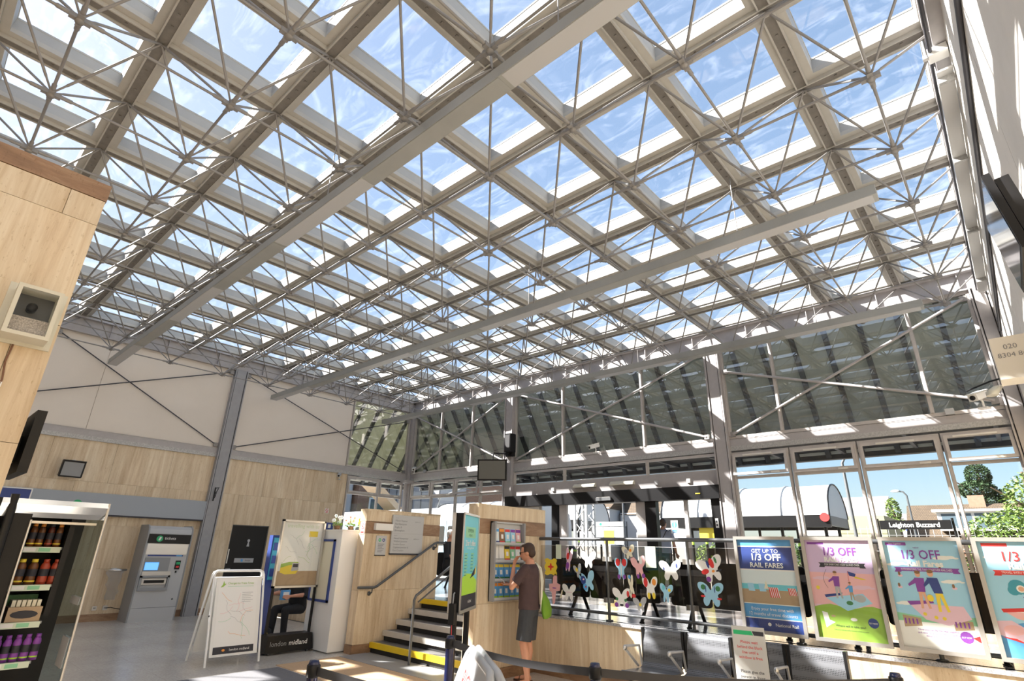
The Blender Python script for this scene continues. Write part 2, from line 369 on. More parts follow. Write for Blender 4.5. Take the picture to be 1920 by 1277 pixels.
def thing(name, label, cat, loc=(0, 0, 0), rotz=0, group=None, kind=None):
    o = bpy.data.objects.new(name, None); C.objects.link(o); o.empty_display_size = 0.1
    o.location = loc; o.rotation_euler = (0, 0, rotz)
    WM[o.name] = Matrix.Translation(loc) @ Matrix.Rotation(rotz, 4, 'Z')
    return tag(o, label, cat, group, kind)
KIDS = {}
def dup(root, loc, rotz=None, label=None, group=None, scale=None):
    def cp(o, par):
        c = o.copy(); C.objects.link(c)
        if par: c.parent = par
        for ch in [q for q in KIDX.get(o.name, [])]: cp(ch, c)
        return c
    KIDX = {}
    stack = [root]
    while stack:
        a = stack.pop(); KIDX[a.name] = list(a.children); stack += KIDX[a.name]
    r = cp(root, None); r.location = loc
    if rotz is not None: r.rotation_euler = (0, 0, rotz)
    if scale: r.scale = scale
    if label: r['label'] = label
    if group: r['group'] = group
    return r
def struct(name, mb, centre=False): return tag(mb.build(name, None, centre), kind='structure')
# ---------------- the room ----------------
CX, CY, ZR, ZN = 1.2, 1.1804, 6.31, 5.585
NX, NY = 15, 13
XE, YE = CX * NX, CY * NY            # far side behind the camera, right-hand wall
def slabs(mb, u0, u1, z0, z1, mt, du=1.1, dz=0.69, th=0.02, holes=()):
    # stone cladding in slabs with fine joints, in the frame (u, z, out)
    zs = [z0]
    while zs[-1] < z1 - 0.05: zs.append(min(z1, zs[-1] + dz))
    for r_, (a, b) in enumerate(zip(zs, zs[1:])):
        us = [u0]; off = (r_ % 2) * du * 0.5
        p = u0 + (du - off if off else du)
        while p < u1 - 0.05: us.append(p); p += du
        us.append(u1)
        for c, d in zip(us, us[1:]):
            rects = [(c, d, a, b)]
            for (h0, h1, g0, g1) in holes:
                nr = []
                for (c_, d_, a_, b_) in rects:
                    if d_ <= h0 or c_ >= h1 or b_ <= g0 or a_ >= g1: nr.append((c_, d_, a_, b_)); continue
                    if c_ < h0: nr.append((c_, h0, a_, b_))
                    if d_ > h1: nr.append((h1, d_, a_, b_))
                    cc, dd = max(c_, h0), min(d_, h1)
                    if b_ > g1: nr.append((cc, dd, g1, b_))
                    if a_ < g0: nr.append((cc, dd, a_, g0))
                rects = nr
            for (c_, d_, a_, b_) in rects: mb.box((c_ + .0015, a_ + .0015, 0), (d_ - .0015, b_ - .0015, th), mt)

# floor of the hall
f = MB(); f.box((4.5, 0, -0.3), (XE, YE, 0), 'terrazzo'); struct('floor', f)
f = MB(); f.box((-0.15, 0, 0.45), (4.37, YE, 0.75), 'granite'); f.box((4.37, 0, 0.45), (4.46, 6.5, 0.75), 'granite'); f.box((4.37, 9.03, 0.45), (4.46, YE, 0.75), 'granite'); f.box((4.40, 9.23, 0.715), (4.545, YE, 0.75), 'granite')
f.box((4.40, 0, 0.715), (4.46, 6.3, 0.75), 'granite'); struct('floor_raised', f)
# low stone wall carrying the raised floor
f = MB(FX(4.50, 9.23, 0)); f.box((0, 0, -0.2), (YE - 9.23, 0.714, 0), 'grey_dk'); slabs(f, 0, YE - 9.23, 0.13, 0.714, 'travertine', 1.1, 0.7); struct('wall_platform', f)
f = MB(FX(4.50, 9.23, 0)); f.box((0, 0, 0), (YE - 9.23, 0.125, 0.03), 'travertine_brown'); struct('baseboard_platform', f)
f = MB(); f.box((4.2, 0, 0), (4.44, 6.3, 0.714), 'travertine'); struct('wall_behind_pier', f)

# left wall
LW = FY(XE, 0, 0)      # u = XE - x
def lu(x): return XE - x
f = MB(LW)
f.box((0, 0, -0.2), (lu(2.3), 3.62, -0.021), 'grey_md') if False else None
door = (lu(5.36), lu(4.42), 0.0, 2.03)
slabs(f, 0, lu(2.31), 0.14, 3.63, 'travertine', 1.15, 0.873, 0.02, holes=[door])
for a, b, c, d in ((0, door[0], 0, 3.63), (door[1], lu(2.31), 0, 3.63), (door[0], door[1], 2.03, 3.63)): f.box((a, c, -0.25), (b, d, 0), 'travertine')
f.box((lu(2.36), 0.75, -0.25), (lu(2.31), 3.63, 0.03), 'travertine')
struct('wall_left', f)
f = MB(LW)
for a, b in ((0, door[0]), (door[1], lu(4.46))): f.box((a, 0, 0), (b, 0.14, 0.028), 'travertine_brown')
struct('baseboard_left', f)
f = MB(LW)
us = [0, lu(15.6), lu(12.0), lu(8.9), lu(5.97), lu(2.41)]
f.box((0, 3.8, -0.2), (lu(2.41), 6.31, -0.01), 'cream_panel')
for a, b in zip(us, us[1:]): f.box((a + .004, 3.84, -0.01), (b - .004, 5.96, 0.012), 'cream_panel')
struct('wall_left_upper', f)
# right-hand wall (beside the camera)
RWM = Matrix(((1, 0, 0, 0), (0, 0, -1, YE), (0, 1, 0, 0), (0, 0, 0, 1)))     # u = x, v = z, w = -y
f = MB(RWM); f.box((0, 0, -0.25), (XE, 3.63, 0), 'travertine'); slabs(f, 0.0, XE, 0.14, 3.63, 'travertine', 1.15, 0.873); struct('wall_right', f)
f = MB(RWM); f.box((0, 3.63, -0.2), (XE, 6.31, -0.005), 'cream_panel')
for k in range(5): f.box((k * 3.6 + .005, 3.635, -.005), (k * 3.6 + 3.595, 5.96, 0.012), 'render_white')
struct('wall_right_upper', f)
f = MB(); f.box((XE, 0, 0), (XE + 0.2, YE, 6.31), 'travertine'); struct('wall_back', f)

# eave band, mid rail and columns of the steel frame
def rail(name, M, u0, u1, z0=3.62, z1=3.85, d=0.10):
    f = MB(M); f.box((u0, z0, 0.0), (u1, z1, 0.02), 'galvanised'); f.box((u0, z0 + .09, 0.02), (u1, z1 - .0, 0.05), 'steel_paint')
    f.box((u0, z1 - 0.012, 0), (u1, z1, .055), 'steel_paint'); f.box((u0, z0, 0.0), (u1, z0 + .09, .06), 'galvanised'); struct(name, f)
def eave(name, M, u0, u1):
    f = MB(M); f.box((u0, 5.94, 0), (u1, 6.31, 0.03), 'steel_paint'); f.box((u0, 5.93, 0), (u1, 5.955, 0.11), 'steel_paint'); f.box((u0, 6.27, 0), (u1, 6.31, 0.13), 'steel_paint')
    u = u0 + 0.6
    while u < u1: f.box((u - .006, 5.955, 0.03), (u + .006, 6.27, 0.10), 'steel_paint'); u += 1.2
    struct(name, f)
JW = FX(0, 0, 0)
rail('trim_1', LW, 0, XE - 0.12); eave('trim_2', LW, 0, XE)
rail('trim_3', JW, 0.12, YE); eave('trim_4', JW, 0, YE)
eave('trim_6', RWM, 0, XE)
def column(name, M, u, w_=0.30, z0=0.0, z1=5.95, d=0.16):
    f = MB(M); f.box((u - w_ / 2, z0, 0.0), (u + w_ / 2, z1, 0.025), 'steel_blue' if M is LW else 'steel_paint')
    for q in (-1, 1): f.box((u + q * w_ / 2 - .012, z0, 0), (u + q * w_ / 2 + .012, z1, d), 'steel_blue' if M is LW else 'steel_paint')
    f.box((u - w_ / 2 + .03, z0, 0.0), (u + w_ / 2 - .03, z1, d - 0.02), 'steel_blue' if M is LW else 'steel_paint')
    struct(name, f)
column('trim_7', LW, lu(5.97)); column('trim_8', LW, lu(11.97))
for k, y in enumerate((4.60, 10.60)): column('trim_%d' % (9 + k), JW, y, 0.28, 0.75)
column('trim_11', JW, 15.22, 0.22, 0.75)
f = MB(); f.box((0, 0, 0.75), (0.16, 0.16, 5.95), 'steel_paint'); f.box((0.02, 0.0, 0.75), (0.10, 0.24, 3.6), 'steel_paint'); f.box((0, 0.02, 3.55), (0.34, 0.34, 3.64), 'steel_paint'); struct('trim_12', f)


# bracing rods
def brace(name, label, M, a, b, c, d, mt, r):
    t = thing(name, label, 'bracing', M @ Vector((a[0], a[1], 0)))
    for p, q, w_ in ((a, b, .06), (c, d, .09)):
        g = MB(M); g.tube([(p[0], p[1], w_), (q[0], q[1], w_)], r, mt, 8)
        for e in (p, q): g.box((e[0] - .05, e[1] - .05, .03), (e[0] + .05, e[1] + .05, w_ + .012), 'rod_grey')
        g.build('brace_rod', t)
    return t
brace('cross_bracing', 'thin dark steel rods crossed over the cream panels, left bay beside the stone kiosk', LW, (lu(6.2), 3.92), (lu(9.9), 5.85), (lu(6.2), 5.85), (lu(11.4), 3.92), 'rod_dark', .013)
brace('cross_bracing', 'thin dark steel rods crossed between the grey column and the room corner', LW, (lu(5.75), 3.92), (lu(.28), 5.6), (lu(5.75), 5.85), (lu(.28), 3.92), 'rod_dark', .013)
brace('cross_bracing', 'grey steel angle cross in the glazed bay nearest the room corner', JW, (.32, 3.95), (4.4, 5.8), (.32, 5.75), (4.4, 3.95), 'steel_paint', .026)
brace('cross_bracing', 'grey steel angle cross in the middle glazed bay above the automatic doors', JW, (4.85, 3.95), (10.3, 5.8), (4.85, 5.8), (10.3, 3.95), 'steel_paint', .026)
brace('cross_bracing', 'grey steel angle cross in the right glazed bay above the four posters', JW, (10.85, 3.95), (15.0, 5.8), (10.85, 5.3), (15.0, 4.0), 'steel_paint', .026)

# windows
wn = [0]
def window(M, u0, u1, z0, z1, vs=(), hs=(), pane='pane_clear', fr=0.05, vents=(), dp=0.07, mt='window_frame'):
    wn[0] += 1
    t = thing('window_%d' % wn[0], None, None, M @ Vector((u0, z0, 0)), kind='structure')
    g = MB(M)
    us = [u0] + list(vs) + [u1]
    g.box((u0, z0, -.03), (u1, z0 + fr, dp - .03), mt); g.box((u0, z1 - fr, -.03), (u1, z1, dp - .03), mt)
    for i, u in enumerate(us):
        a = u if i == 0 else u - fr / 2; b = u + fr if i == 0 else u + fr / 2
        if i == len(us) - 1: a, b = u - fr, u
        g.box((a, z0 + fr, -.03), (b, z1 - fr, dp - .03), mt)
        g.box((a + .008, z0 + fr, dp - .03), (b - .008, z1 - fr, dp - .005), mt)
    for h in hs: g.box((u0 + fr, h - fr / 2, -.028), (u1 - fr, h + fr / 2, dp - .028), mt)
    g.build('window_frame', t)
    g = MB(M); zt = (vents[0] if vents else z1) - fr / 2; g.poly([(u0 + fr / 2, z0 + fr / 2, 0), (u1 - fr / 2, z0 + fr / 2, 0), (u1 - fr / 2, zt, 0), (u0 + fr / 2, zt, 0)], pane)
    g.build('window_pane', t)
    if vents:                      # top-hung opening lights
        zv = vents[0]
        for i, (a, b) in enumerate(zip(us, us[1:])):
            a += .035; b -= .035; op = vents[1][i] if len(vents) > 1 and i < len(vents[1]) else 0
            L = Matrix.Translation((0, z1 - fr, .045)) @ Matrix.Rotation(-R(op), 4, 'X')
            g = MB(M @ L); h = z1 - fr - zv - fr / 2
            for q in (((a, -h, 0), (b, -h + .05, .04)), ((a, -.05, 0), (b, 0, .04)), ((a, -h + .05, 0), (a + .045, -.05, .04)), ((b - .045, -h + .05, 0), (b, -.05, .04))): g.box(q[0], q[1], mt)
            g.box(((a + b) / 2 - .3, -.045, .04), ((a + b) / 2 + .25, -.02, .07), 'offwhite'); g.box((b - .3, -h, .04), (b - .15, -h + .03, .06), 'offwhite')
            s_ = g.build('window_vent', t)
            g = MB(M @ L); g.poly([(a + .04, -h + .045, .02), (b - .04, -h + .045, .02), (b - .04, -.045, .02), (a + .04, -.045, .02)], pane); p = g.build('vent_pane', t); p.parent = s_
    return t
window(JW, 10.75, 11.85, .75, 3.58, (), (3.08,), vents=(3.08, (9,)))
window(JW, 11.87, 12.98, .75, 3.58, (), (3.08,), vents=(3.08, (0,)))
window(JW, 13.0, 14.18, .75, 3.58, (), (3.08,), vents=(3.08, (0,)))
window(JW, 14.2, 15.12, .75, 3.58, (), (3.08,), vents=(3.08, (6,)))
window(JW, .24, 4.45, .75, 3.58, (1.28, 2.4, 3.46), (3.08,), vents=(3.08, (0, 0, 10, 4)))
window(LW, lu(2.30), lu(.24), .75, 3.58, (lu(1.17),), (3.08,), vents=(3.08, (0, 0)))
window(JW, 4.75, 10.45, 3.22, 3.60, (6.48, 8.82), ())
window(LW, lu(2.40), lu(.17), 3.86, 5.94, (), (), pane='pane_upper', fr=.04)
window(JW, .17, 4.45, 3.86, 5.94, (1.55, 3.0), (), pane='pane_upper', fr=.05)
window(JW, 4.75, 10.45, 3.86, 5.94, (6.45, 8.8), (), pane='pane_upper', fr=.06)
window(JW, 10.75, 15.1, 3.86, 5.94, (11.8, 14.18), (), pane='pane_upper', fr=.06)

# steep canopy skirt outside the glazing, seen from within through the upper panes
def skirt(name, M, u0, u1, du=0.62):
    f = MB(M); top = (6.25, -0.18); bot = (3.62, -1.90)
    f.add([(u0, top[0], top[1]), (u1, top[0], top[1]), (u1, bot[0], bot[1]), (u0, bot[0], bot[1]), (u0, top[0] + .1, top[1]), (u1, top[0] + .1, top[1]), (u1, bot[0] + .1, bot[1] - .05), (u0, bot[0] + .1, bot[1] - .05)],
          [(0, 1, 2, 3), (7, 6, 5, 4), (0, 3, 7, 4), (1, 5, 6, 2)], 'skirt_panel')
    u = u0 + .2
    while u < u1:
        a, b = u - .045, u + .045
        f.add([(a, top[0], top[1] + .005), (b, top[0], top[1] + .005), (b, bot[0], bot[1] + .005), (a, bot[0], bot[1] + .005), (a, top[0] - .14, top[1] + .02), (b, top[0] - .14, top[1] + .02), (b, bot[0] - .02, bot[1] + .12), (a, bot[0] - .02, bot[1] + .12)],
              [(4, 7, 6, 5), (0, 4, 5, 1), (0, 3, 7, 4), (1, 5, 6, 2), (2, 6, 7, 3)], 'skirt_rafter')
        u += du
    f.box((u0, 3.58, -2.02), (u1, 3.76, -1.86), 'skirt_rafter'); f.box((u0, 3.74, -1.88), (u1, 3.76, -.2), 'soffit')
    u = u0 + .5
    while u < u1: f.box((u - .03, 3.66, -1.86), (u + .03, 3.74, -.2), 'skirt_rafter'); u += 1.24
    return tag(f.build(name, None, True), kind='structure')
skirt('ceiling_canopy', JW, -1.7, YE + 1.5)
skirt('ceiling_canopy_side', LW, lu(4.5), lu(-1.7))

# ---------------- roof: beam grid ----------------
f = MB()
def beam_x(y, x0, x1):
    f.box((x0, y - .045, ZR), (x1, y + .045, ZR + .07), 'beam_channel')
    for q in (-1, 1):
        f.box((x0, y + q * .045, ZR - .012), (x1, y + q * .060, ZR + .09), 'beam_beige')
        f.box((x0 + .0765, y + q * .060, ZR + .035), (x1 - .0765, y + q * .136, ZR + .09), 'beam_beige')
def beam_y(x, y0, y1):
    f.box((x - .045, y0, ZR), (x + .045, y1, ZR + .07), 'beam_channel')
    for q in (-1, 1):
        f.box((x + q * .045, y0, ZR - .012), (x + q * .060, y1, ZR + .09), 'beam_beige')
        f.box((x + q * .060, y0, ZR + .035), (x + q * .136, y1, ZR + .09), 'beam_beige')
for j in range(NY + 1):
    for i in range(NX): beam_x(j * CY, i * CX + .06, (i + 1) * CX - .06)
for i in range(NX + 1): beam_y(i * CX, 0, YE)
for i in range(NX):          # bolts under the channels
    for j in range(NY):
        for k in range(1, 5):
            if i < 11:
                x, y = i * CX + .12 + k * .19, j * CY; f.box((x - .012, y - .012, ZR - .012), (x + .012, y + .012, ZR), 'beam_channel')
                x, y = i * CX, j * CY + .12 + k * .19; f.box((x - .012, y - .012, ZR - .012), (x + .012, y + .012, ZR), 'beam_channel')
struct('ceiling', f)
# skylights
wn[0] += 1
t = thing('window_%d' % wn[0], None, None, (CX / 2, CY / 2, ZR + .09), kind='structure')
hx, hy, h = CX / 2 - .135, CY / 2 - .135, .115
def ring(mb, hx0, hy0, z0, hx1, hy1, z1, mt, th=.012):
    T = Matrix.Translation((CX / 2, CY / 2, ZR + .09)); o = []
    for (ax, ay, z) in ((hx0, hy0, z0), (hx1, hy1, z1), (hx1 + th, hy1 + th, z1), (hx0 + th, hy0 + th, z0)):
        o += [(-ax, -ay, z), (ax, -ay, z), (ax, ay, z), (-ax, ay, z)]
    fs = [(a * 4 + k, a * 4 + (k + 1) % 4, ((a + 1) % 4) * 4 + (k + 1) % 4, ((a + 1) % 4) * 4 + k) for a in range(4) for k in range(4)]
    mb.add(o, [q[::-1] for q in fs], mt, False, T)
g = MB(); ring(g, hx, hy, 0, hx - .01, hy - .01, h, 'upstand_white'); g.build('upstand', t)
g = MB(); ring(g, hx - .015, hy - .015, h, hx - .015, hy - .015, h + .02, 'beam_beige', .05); g.build('rim', t)
g = MB(); g.poly([(CX / 2 + a * hx, CY / 2 + b * hy, ZR + .09 + h + .022) for a, b in ((-1, -1), (1, -1), (1, 1), (-1, 1))], 'pane_roof'); g.build('skylight_pane', t)
for i in range(NX):
    for j in range(NY):
        if i or j:
            wn[0] += 1; dup(t, ((i + .5) * CX, (j + .5) * CY, ZR + .09)).name = 'window_%d' % wn[0]

# space frame below the beams
SX, SY = 13, NY
camp = Vector((11.3017, 14.8374, 1.6064))
def apparent(a, b):
    a, b = Vector(a), Vector(b); mid = (a + b) / 2
    dpt = (mid - camp).dot(fwd)
    if dpt < .5: return 0
    px = (mid - camp).dot(right) / dpt; py = (mid - camp).dot(down) / dpt
    if abs(px) > 1.02 or abs(py) > .68: return 0
    return (b - a).length / dpt
sf = thing('space_frame', 'grey steel space frame of thin tubes hanging under the rooflights', 'roof truss', (6, 7.6, ZN))
nod = {(i, j): Vector(((i + .5) * CX, (j + .5) * CY, ZN)) for i in range(SX) for j in range(SY)}
st, ch, nd = [], [], []
for (i, j), p in nod.items():
    nd.append((apparent(p - Vector((0, 0, .05)), p + Vector((0, 0, .05))), p))
    for di in (0, 1):
        for dj in (0, 1): st.append((p, Vector(((i + di) * CX, (j + dj) * CY, ZR))))
    if (i + 1, j) in nod: ch.append((p, nod[(i + 1, j)]))
    if (i, j + 1) in nod: ch.append((p, nod[(i, j + 1)]))
def split(items, name, r, fn):
    it = sorted(items, key=lambda q: -q[0]); rest = MB()
    for k, q in enumerate(it):
        g = MB() if k < 100 else rest
        fn(g, q)
        if k < 100: g.build(name, sf)
    if len(it) > 100: tag(rest.build(name, sf), kind='stuff')
split([(apparent(a, b), a, b) for a, b in st], 'strut', .014, lambda g, q: g.tube([q[1], q[1].lerp(q[2], .12), q[1].lerp(q[2], .14), q[1].lerp(q[2], .88), q[2]], [.010, .010, .0135, .0135, .010], 'rod_grey', 6))
split([(apparent(a, b), a, b) for a, b in ch], 'bottom_chord', .014, lambda g, q: g.tube([q[1], q[1].lerp(q[2], .05), q[1].lerp(q[2], .13), q[1].lerp(q[2], .14), q[1].lerp(q[2], .86), q[1].lerp(q[2], .87), q[2]], [.020, .020, .020, .0135, .0135, .020, .020], 'rod_grey', 6))
def node_mesh(g, q):
    p = q[1]
    g.lathe([(0, -.045), (.034, -.045), (.034, .02), (.018, .05), (0, .05)], 'rod_grey', 8, Matrix.Translation(p))
    for k in range(4): g.box((.02, -.022, -.03), (.075, .022, .012), 'rod_grey', Matrix.Translation(p) @ Matrix.Rotation(k * math.pi / 2, 4, 'Z'))
split(nd, 'node', 0, node_mesh)

# cable troughs under the space frame
for x, lab in ((8.84, 'long grey cable trough under the roof, the one nearest the camera'), (5.06, 'long grey cable trough under the roof, the middle of three'), (1.39, 'long grey cable trough under the roof, nearest the glazed wall')):
    t = thing('cable_trough', lab, 'cable trough', (x, .28, 5.30))
    g = MB(); y = .28
    g.box((x - .09, .28, 5.30), (x - .082, 14.5, 5.42), 'trough'); g.box((x + .082, .28, 5.30), (x + .09, 14.5, 5.42), 'trough'); g.box((x - .082, .28, 5.30), (x + .082, 14.5, 5.306), 'trough')
    g.box((x - .082, .28, 5.306), (x + .082, .286, 5.42), 'trough'); g.box((x - .082, 14.494, 5.306), (x + .082, 14.5, 5.42), 'trough')
    g.build('trough_body', t)
    while y < 14.3:
        g = MB(); g.box((x - .084, y + .01, 5.294), (x + .084, min(14.49, y + 2.0), 5.30), 'trough' if int(y / 2.0) % 2 else 'grey_lt'); g.build('reflection_plate', t); y += 2.03  # alternating greys paint the reflections along the trough's underside into the colour
    for y in (2.4, 6.0, 9.5, 13.0):
        g = MB(); g.tube([(x, y, 5.30), (x, y, 5.40), (x, y, ZR)], .006, 'rod_grey', 6); g.build('hanger', t)
# ---------------- stone piers and stairs ----------------
def pier(label, x0, x1, y1, th=0.2, ztop=2.2):
    t = thing('stone_pier', label, 'pier', (x1, y1, 0))
    F_ = FY(x1, y1 - .02, 0); W_ = x1 - x0
    g = MB(); g.box((x0 + .01, y1 - th + .01, 0.0), (x1 - .02, y1 - .02, ztop - .01), 'travertine')
    for M_, L_ in ((F_, W_), (FX(x1 - .02, y1 - th, 0), th)):
        for a, b in ((.13, .92), (.92, 1.81), (2.01, ztop)):
            k = MB(M_); slabs(k, 0, L_, a, b, 'travertine', 1.3, 3, .02); g.v += [];
            o = len(g.v); g.v += k.v; g.f += [[o + q for q in ff] for ff in k.f]; g.mi += [g.m('travertine')] * len(k.f); g.sm += k.sm
    g.box((x0, y1 - th, ztop - .02), (x1, y1, ztop + .01), 'travertine'); g.build('pier_body', t)
    g = MB(F_); g.box((0, 1.812, 0), (W_, 2.008, .022), 'travertine_brown'); k = MB(FX(x1 - .02, y1 - th, 0)); k.box((0, 1.812, 0), (th, 2.008, .022), 'travertine_brown')
    o = len(g.v); g.v += k.v; g.f += [[o + q for q in ff] for ff in k.f]; g.mi += k.mi; g.sm += k.sm; g.build('brown_band', t)
    g = MB(F_); g.box((-.012, 0, 0), (W_, .128, .032), 'travertine_brown'); k = MB(FX(x1 - .02, y1 - th, 0)); k.box((0, 0, 0), (th, .128, .032), 'travertine_brown')
    o = len(g.v); g.v += k.v; g.f += [[o + q for q in ff] for ff in k.f]; g.mi += k.mi; g.sm += k.sm; g.build('skirting', t)
    return t
pier('travertine pier left of the stairs, carrying the grey destination board', 4.10, 5.76, 6.51)
pier('travertine pier right of the stairs, with the leaflet rack on its face', 4.26, 5.76, 9.23)
t = thing('staircase', 'five dark steps with yellow first and last nosings, between the two stone piers', 'stairs', (5.44, 7.8, 0))
xs = [5.44, 5.19, 4.94, 4.69, 4.44]
for k, x in enumerate(xs):
    z = .15 * (k + 1)
    g = MB(); xe = xs[k + 1] - .02 if k < 4 else 4.38
    g.box((xe, 6.515, z - .045), (x, 9.02, z), 'tread'); g.box((x - .06, 6.515, z - .15), (x - .03, 9.02, z - .045), 'black_matt'); s_ = g.build('step', t)
    g = MB(); g.box((x - .05, 6.53 if k in (0,) else 6.515, z - .075), (x + .008, 9.01, z + .003), 'nosing_yellow' if k in (0, 4) else 'nosing_white'); n_ = g.build('nosing', t); n_.parent = s_
# handrails
t = thing('handrail', 'dark grey tube handrail fixed to the face of the left stone pier', 'handrail', (5.3, 6.6, .97))
g = MB(); g.tube([(5.83, 6.59, .97), (5.52, 6.59, .965), (5.46, 6.59, .985), (4.27, 6.59, 1.68), (4.2, 6.59, 1.70), (4.02, 6.59, 1.70)], .021, 'rail_grey', 10); g.build('rail_tube', t)
for x, z in ((5.55, .96), (4.22, 1.69)):
    g = MB(); g.tube([(x, 6.59, z - .01), (x, 6.59, z - .07), (x, 6.52, z - .09)], .010, 'rail_grey', 8); g.lathe([(0, 0), (.035, 0), (.035, .01), (0, .012)], 'rail_grey', 12, Matrix.Translation((x, 6.51, z - .09)) @ Matrix.Rotation(R(-90), 4, 'X')); g.build('wall_bracket', t)
t = thing('handrail', 'dark grey freestanding handrail rising up the middle of the stairs', 'handrail', (5.585, 7.75, 0))
g = MB(); g.tube([(5.58, 7.75, 0), (5.58, 7.75, .86), (5.55, 7.75, .92), (5.48, 7.75, .96), (4.40, 7.75, 1.62), (4.3, 7.75, 1.66), (4.12, 7.75, 1.66), (4.08, 7.75, 1.62), (4.08, 7.75, .75)], .021, 'rail_grey', 10); g.build('rail_tube', t)
g = MB(); g.tube([(5.50, 7.75, .83), (4.45, 7.75, 1.47), (4.08, 7.75, 1.47)], .012, 'rail_grey', 8); g.build('lower_bar', t)
# floor mats
tag(MB().__class__ and (lambda g: (g.box((5.50, 6.53, 0), (5.98, 9.22, .006), 'grey_md'), g.build('floor_strip'))[1])(MB()), 'dark grey strip of matting at the foot of the stairs', 'mat')
def simple(name, label, cat, fn, group=None, M=None):
    g = MB(M); fn(g); return tag(g.build(name), label, cat, group)
simple('door_mat', 'tan coir mat on the floor before the grey strip and the stairs', 'mat', lambda g: g.box((6.0, 6.55, 0), (7.0, 9.6, .008), 'mat_tan'))
simple('floor_runner', 'grey runner on the pale floor between the tan mat and the white pavement sign', 'mat', lambda g: g.box((7.04, 6.7, 0), (8.6, 9.6, .008), 'mat_grey'))

# ---------------- railing on the raised edge ----------------
XR = 4.40
t = thing('glass_railing', 'dark grey tube railing with tinted glass panels along the raised floor edge', 'railing', (XR, 10.45, .75))
for y in (10.45, 11.64, 12.83, 14.03, 15.18):
    g = MB(); g.tube([(XR, y, .75), (XR, y, 1.78)], .020, 'rail_grey', 10); g.lathe([(.0, 0), (.05, 0), (.05, .012), (.022, .016)], 'rail_grey', 12, Matrix.Translation((XR, y, .75)))
    p_ = g.build('post', t)
    for z in (1.0, 1.52):
        g = MB(); g.box((XR - .012, y - .075, z - .03), (XR + .012, y + .075, z + .03), 'grey_md'); c_ = g.build('glass_clamp', t); c_.parent = p_
g = MB(); g.tube([(XR, 9.24, 1.78), (XR, 15.3, 1.78)], .024, 'rail_grey', 12); g.build('top_rail', t)
g = MB(); g.tube([(XR, 9.24, .84), (XR, 15.3, .84)], .020, 'rail_grey', 12); g.build('bottom_rail', t)
for a, b in ((9.27, 10.42), (10.48, 11.61), (11.67, 12.80), (12.86, 14.0), (14.06, 15.15)):
    g = MB(); g.poly([(XR + .02, a, .93), (XR + .02, b, .93), (XR + .02, b, 1.69), (XR + .02, a, 1.69)], 'pane_screen')
    g.box((XR + .018, a, 1.687), (XR + .022, b, 1.69), 'grey_lt'); g.build('glass_panel', t)

# posters hung on the railing
def poster(y0, y1, label, art, x=4.56, z0=.82, z1=1.82):
    t = thing('framed_poster', label, 'poster', (x, (y0 + y1) / 2, z0), group=None)
    W_, H_ = y1 - y0, z1 - z0; M_ = FX(x - .03, y0, z0, 0, 0)
    g = MB(M_); b = .035
    for q in (((0, 0, 0), (W_, b, .03)), ((0, H_ - b, 0), (W_, H_, .03)), ((0, b, 0), (b, H_ - b, .03)), ((W_ - b, b, 0), (W_, H_ - b, .03))): g.box(q[0], q[1], 'silver')
    g.box((.005, .005, -.006), (W_ - .005, H_ - .005, 0), 'grey_md'); g.build('frame', t)
    for u in (.12, W_ - .12): g = MB(M_); g.box((u - .02, H_ - .07, -.10), (u + .02, H_ - .03, 0), 'grey_md'); g.build('hanging_clip', t)
    g = MB(M_ @ Matrix.Translation((b, b, .004))); art(g, W_ - 2 * b, H_ - 2 * b); g.build('print', t)
    g = MB(M_ @ Matrix.Translation((b, b, .016))); g.poly([(0, 0, 0), (W_ - 2 * b, 0, 0), (W_ - 2 * b, H_ - 2 * b, 0), (0, H_ - 2 * b, 0)], 'pane_clear'); g.build('cover', t)
    return t
LC = [0]
def lz(l): LC[0] += 1; return l * .0006 + (LC[0] % 50) * .00001
def rect(g, u0, v0, u1, v1, mt, l=1): z = lz(l); g.poly([(u0, v0, z), (u1, v0, z), (u1, v1, z), (u0, v1, z)], mt)
def blob(g, pts, mt, l=2): z = lz(l); g.poly([(p[0], p[1], z) for p in pts], mt)
def disc(g, u, v, r, mt, l=2, ry=None, n=14): z = lz(l); g.poly([(u + r * math.cos(2 * math.pi * k / n), v + (ry or r) * math.sin(2 * math.pi * k / n), z) for k in range(n)], mt)
def tx(g, s, u, v, size, mt, l=6, **k): g.text(s, u, v, size, mt, l * .0006 + .0005, **k)
def cloud(g, u, v, r, mt='p_white', l=2):
    for k_, (a, b, c) in enumerate(((0, 0, 1), (.9, .1, .7), (-.9, -.1, .6), (1.7, -.05, .4))): disc(g, u + a * r, v + b * r, c * r, mt, l + .3 * k_, c * r * .35)
def figure2d(g, u, v, h, top, leg, l=4, lean=0):
    blob(g, [(u - .08 * h, v), (u - .02 * h, v), (u + .02 * h, v + .45 * h), (u - .07 * h, v + .45 * h)], leg, l)
    blob(g, [(u + .10 * h, v), (u + .16 * h, v + .01 * h), (u + .08 * h, v + .45 * h), (u, v + .45 * h)], leg, l)
    blob(g, [(u - .09 * h, v + .43 * h), (u + .10 * h, v + .43 * h), (u + .13 * h + lean, v + .8 * h), (u - .10 * h + lean, v + .8 * h)], top, l + 1)
    blob(g, [(u - .08 * h + lean, v + .79 * h), (u - .28 * h, v + .62 * h), (u - .26 * h, v + .57 * h), (u - .05 * h + lean, v + .68 * h)], top, l + 1)
    disc(g, u + lean, v + .90 * h, .065 * h, 'p_skin', l + 1, .08 * h); disc(g, u + lean, v + .95 * h, .07 * h, 'p_brown', l + 2, .045 * h)
